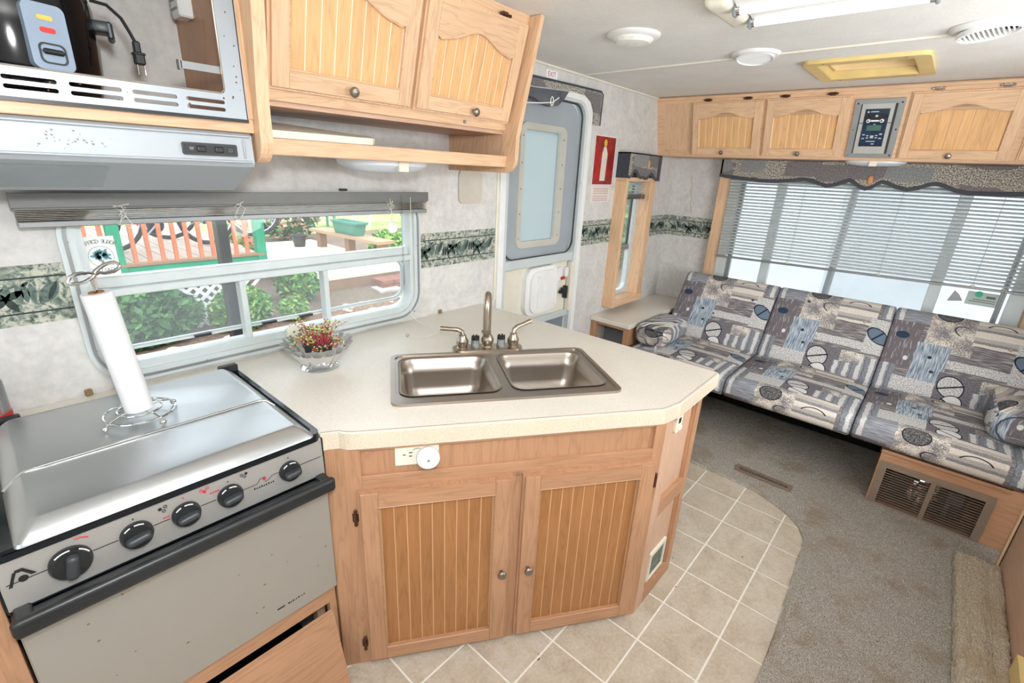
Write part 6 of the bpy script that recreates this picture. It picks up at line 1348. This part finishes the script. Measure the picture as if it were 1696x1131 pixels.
for i in range(5):
    for j in range(3):
        for q in range(2): obj('brick', B(4.10 + i * .21, 4.30 + i * .21, 6.20 + j * .105, 6.295 + j * .105, ZG + q * .07, ZG + .065 + q * .07, .004), BRICK, bs)
# pale patio deck, bench and garden furniture
pd = thing('pale_patio', 'pale sun-bleached plank patio beyond the raised deck', 'patio', (4.0, 8.3, ZG)); PZ = -.10
for k in range(18): obj('plank', B(3.1, 4.98, 6.62 + k * .20, 6.80 + k * .20, PZ - .05, PZ, .003), PATIO, pd)
obj('skirt', B(3.1, 4.98, 6.63, 6.67, ZG, PZ - .05), WOODG, pd); obj('skirt_side', B(3.1, 3.14, 6.67, 10.1, ZG, PZ - .05), WOODG, pd)
bn = thing('patio_bench', 'long weathered wooden bench along the patio edge', 'bench', (4.8, 8.4, PZ))
bp0, bp1 = Vector((4.72, 9.35, 0)), Vector((4.84, 7.15, 0)); bd_ = (bp1 - bp0).normalized(); bn_ = Vector((-bd_.y, bd_.x, 0)) * .18; zb = PZ + .36
obj('seat', prism(bm_new(), [tuple((p)[:2]) for p in (bp0 - bn_, bp1 - bn_, bp1 + bn_, bp0 + bn_)], zb - .05, zb), wood('bench_wood', (170, 140, 112), 'x', rough=.8), bn)
for f in (.06, .5, .94): p = bp0.lerp(bp1, f); obj('leg', B(p.x - .07, p.x + .07, p.y - .07, p.y + .07, PZ + .0005, zb - .04), WOODG, bn)
pb = thing('planter_box', 'green plastic trough planter on the patio bench', 'planter', (4.78, 8.25, zb)); p = bp0.lerp(bp1, .50); rot_ = Matrix.Translation((p.x, p.y, zb)) @ Matrix.Rotation(math.atan2(bd_.y, bd_.x), 4, 'Z')
obj('trough', loft(bm_new(), [[Vector((q[0], q[1], z)) for q in rrect(-a, a, -b, b, .03)] for a, b, z in ((.33, .10, .001), (.37, .13, .20), (.40, .15, .205), (.40, .15, .24), (.35, .115, .24), (.34, .105, .2))]), PLANTER, pb, True, xf=rot_)
tag(obj('black_flower_pot', lathe(bm_new(), [(.10, 0), (.14, .20), (.155, .20), (.155, .23), (.125, .23), (.115, .20), (.0001, .20)], (4.38, 9.45, PZ), 20), BLACK, None, True), 'black round flower pot standing on the pale patio', 'pot')
def achair(label, x, y, rz, m):
    t = thing('garden_chair', label, 'chair', matrix=Matrix.Translation((x, y, ZG + .02)) @ Matrix.Rotation(R(rz), 4, 'Z'))
    obj('seat', B(-.27, .27, -.25, .27, .34, .38, .01), m, t)
    for k in range(5): obj('back_slat', B(-.25 + k * .102, -.155 + k * .102, 0, .025, 0, .62 + .06 * (2 - abs(k - 2)), .008), m, t, xf=Matrix.Translation((0, .26, .35)) @ Matrix.Rotation(R(-20), 4, 'X'))
    for sx in (-1, 1): obj('arm', B(sx * .33 - .05, sx * .33 + .05, -.30, .36, .56, .59, .008), m, t); obj('leg', B(sx * .32 - .025, sx * .32 + .025, -.27, -.20, 0, .57), m, t); obj('leg', B(sx * .32 - .025, sx * .32 + .025, .22, .29, 0, .57), m, t)
achair('teal plastic garden chair on the lawn, farthest along the row', 5.85, 13.4, 160, TEAL); achair('teal plastic garden chair on the lawn beside the white one', 6.75, 13.2, 175, TEAL); achair('white plastic garden chair on the lawn behind the planter', 7.75, 13.0, 190, WHITE)
tag(obj('fence_post', B(4.55, 4.63, 12.6, 12.68, ZG, .9), WOODG), 'grey wooden post standing on the lawn behind the bush', 'post')
# dark awning arm just outside the kitchen window
tag(obj('awning_arm', B(.762, .808, 2.44, 2.50, ZG, 2.0, .004), BLACK), 'dark vertical awning arm standing just outside the kitchen window', 'awning arm')
# white tarp hung outside the sofa window
bm = bm_new(); NX, NZ = 70, 40; vs = []
for i in range(NX + 1):
    r_ = []
    for j in range(NZ + 1):
        y = -2.2 + 4.6 * i / NX; z = ZG + .1 + 2.5 * j / NZ
        x = 5.0 - .18 * (z - .4) + .05 * mn.noise(Vector((y * 2.2, z * 1.3, 0))) + .025 * mn.noise(Vector((y * 6 + z * 3, z * 5, 4))); r_.append(bm.verts.new((x, y, z)))
    vs.append(r_)
for i in range(NX):
    for j in range(NZ): bm.faces.new((vs[i][j], vs[i + 1][j], vs[i + 1][j + 1], vs[i][j + 1]))
tag(obj('white_tarp', bm, TARP, None, True, ang=180), 'wrinkled white tarp hanging outside the wide sofa window', 'tarp')
tag(obj('tarp_pole', cyl(bm_new(), (4.60, .63, ZG), (4.40, .55, 2.1), .025, n=12), ALUD, None, True), 'slanting grey pole propping the white tarp', 'pole')
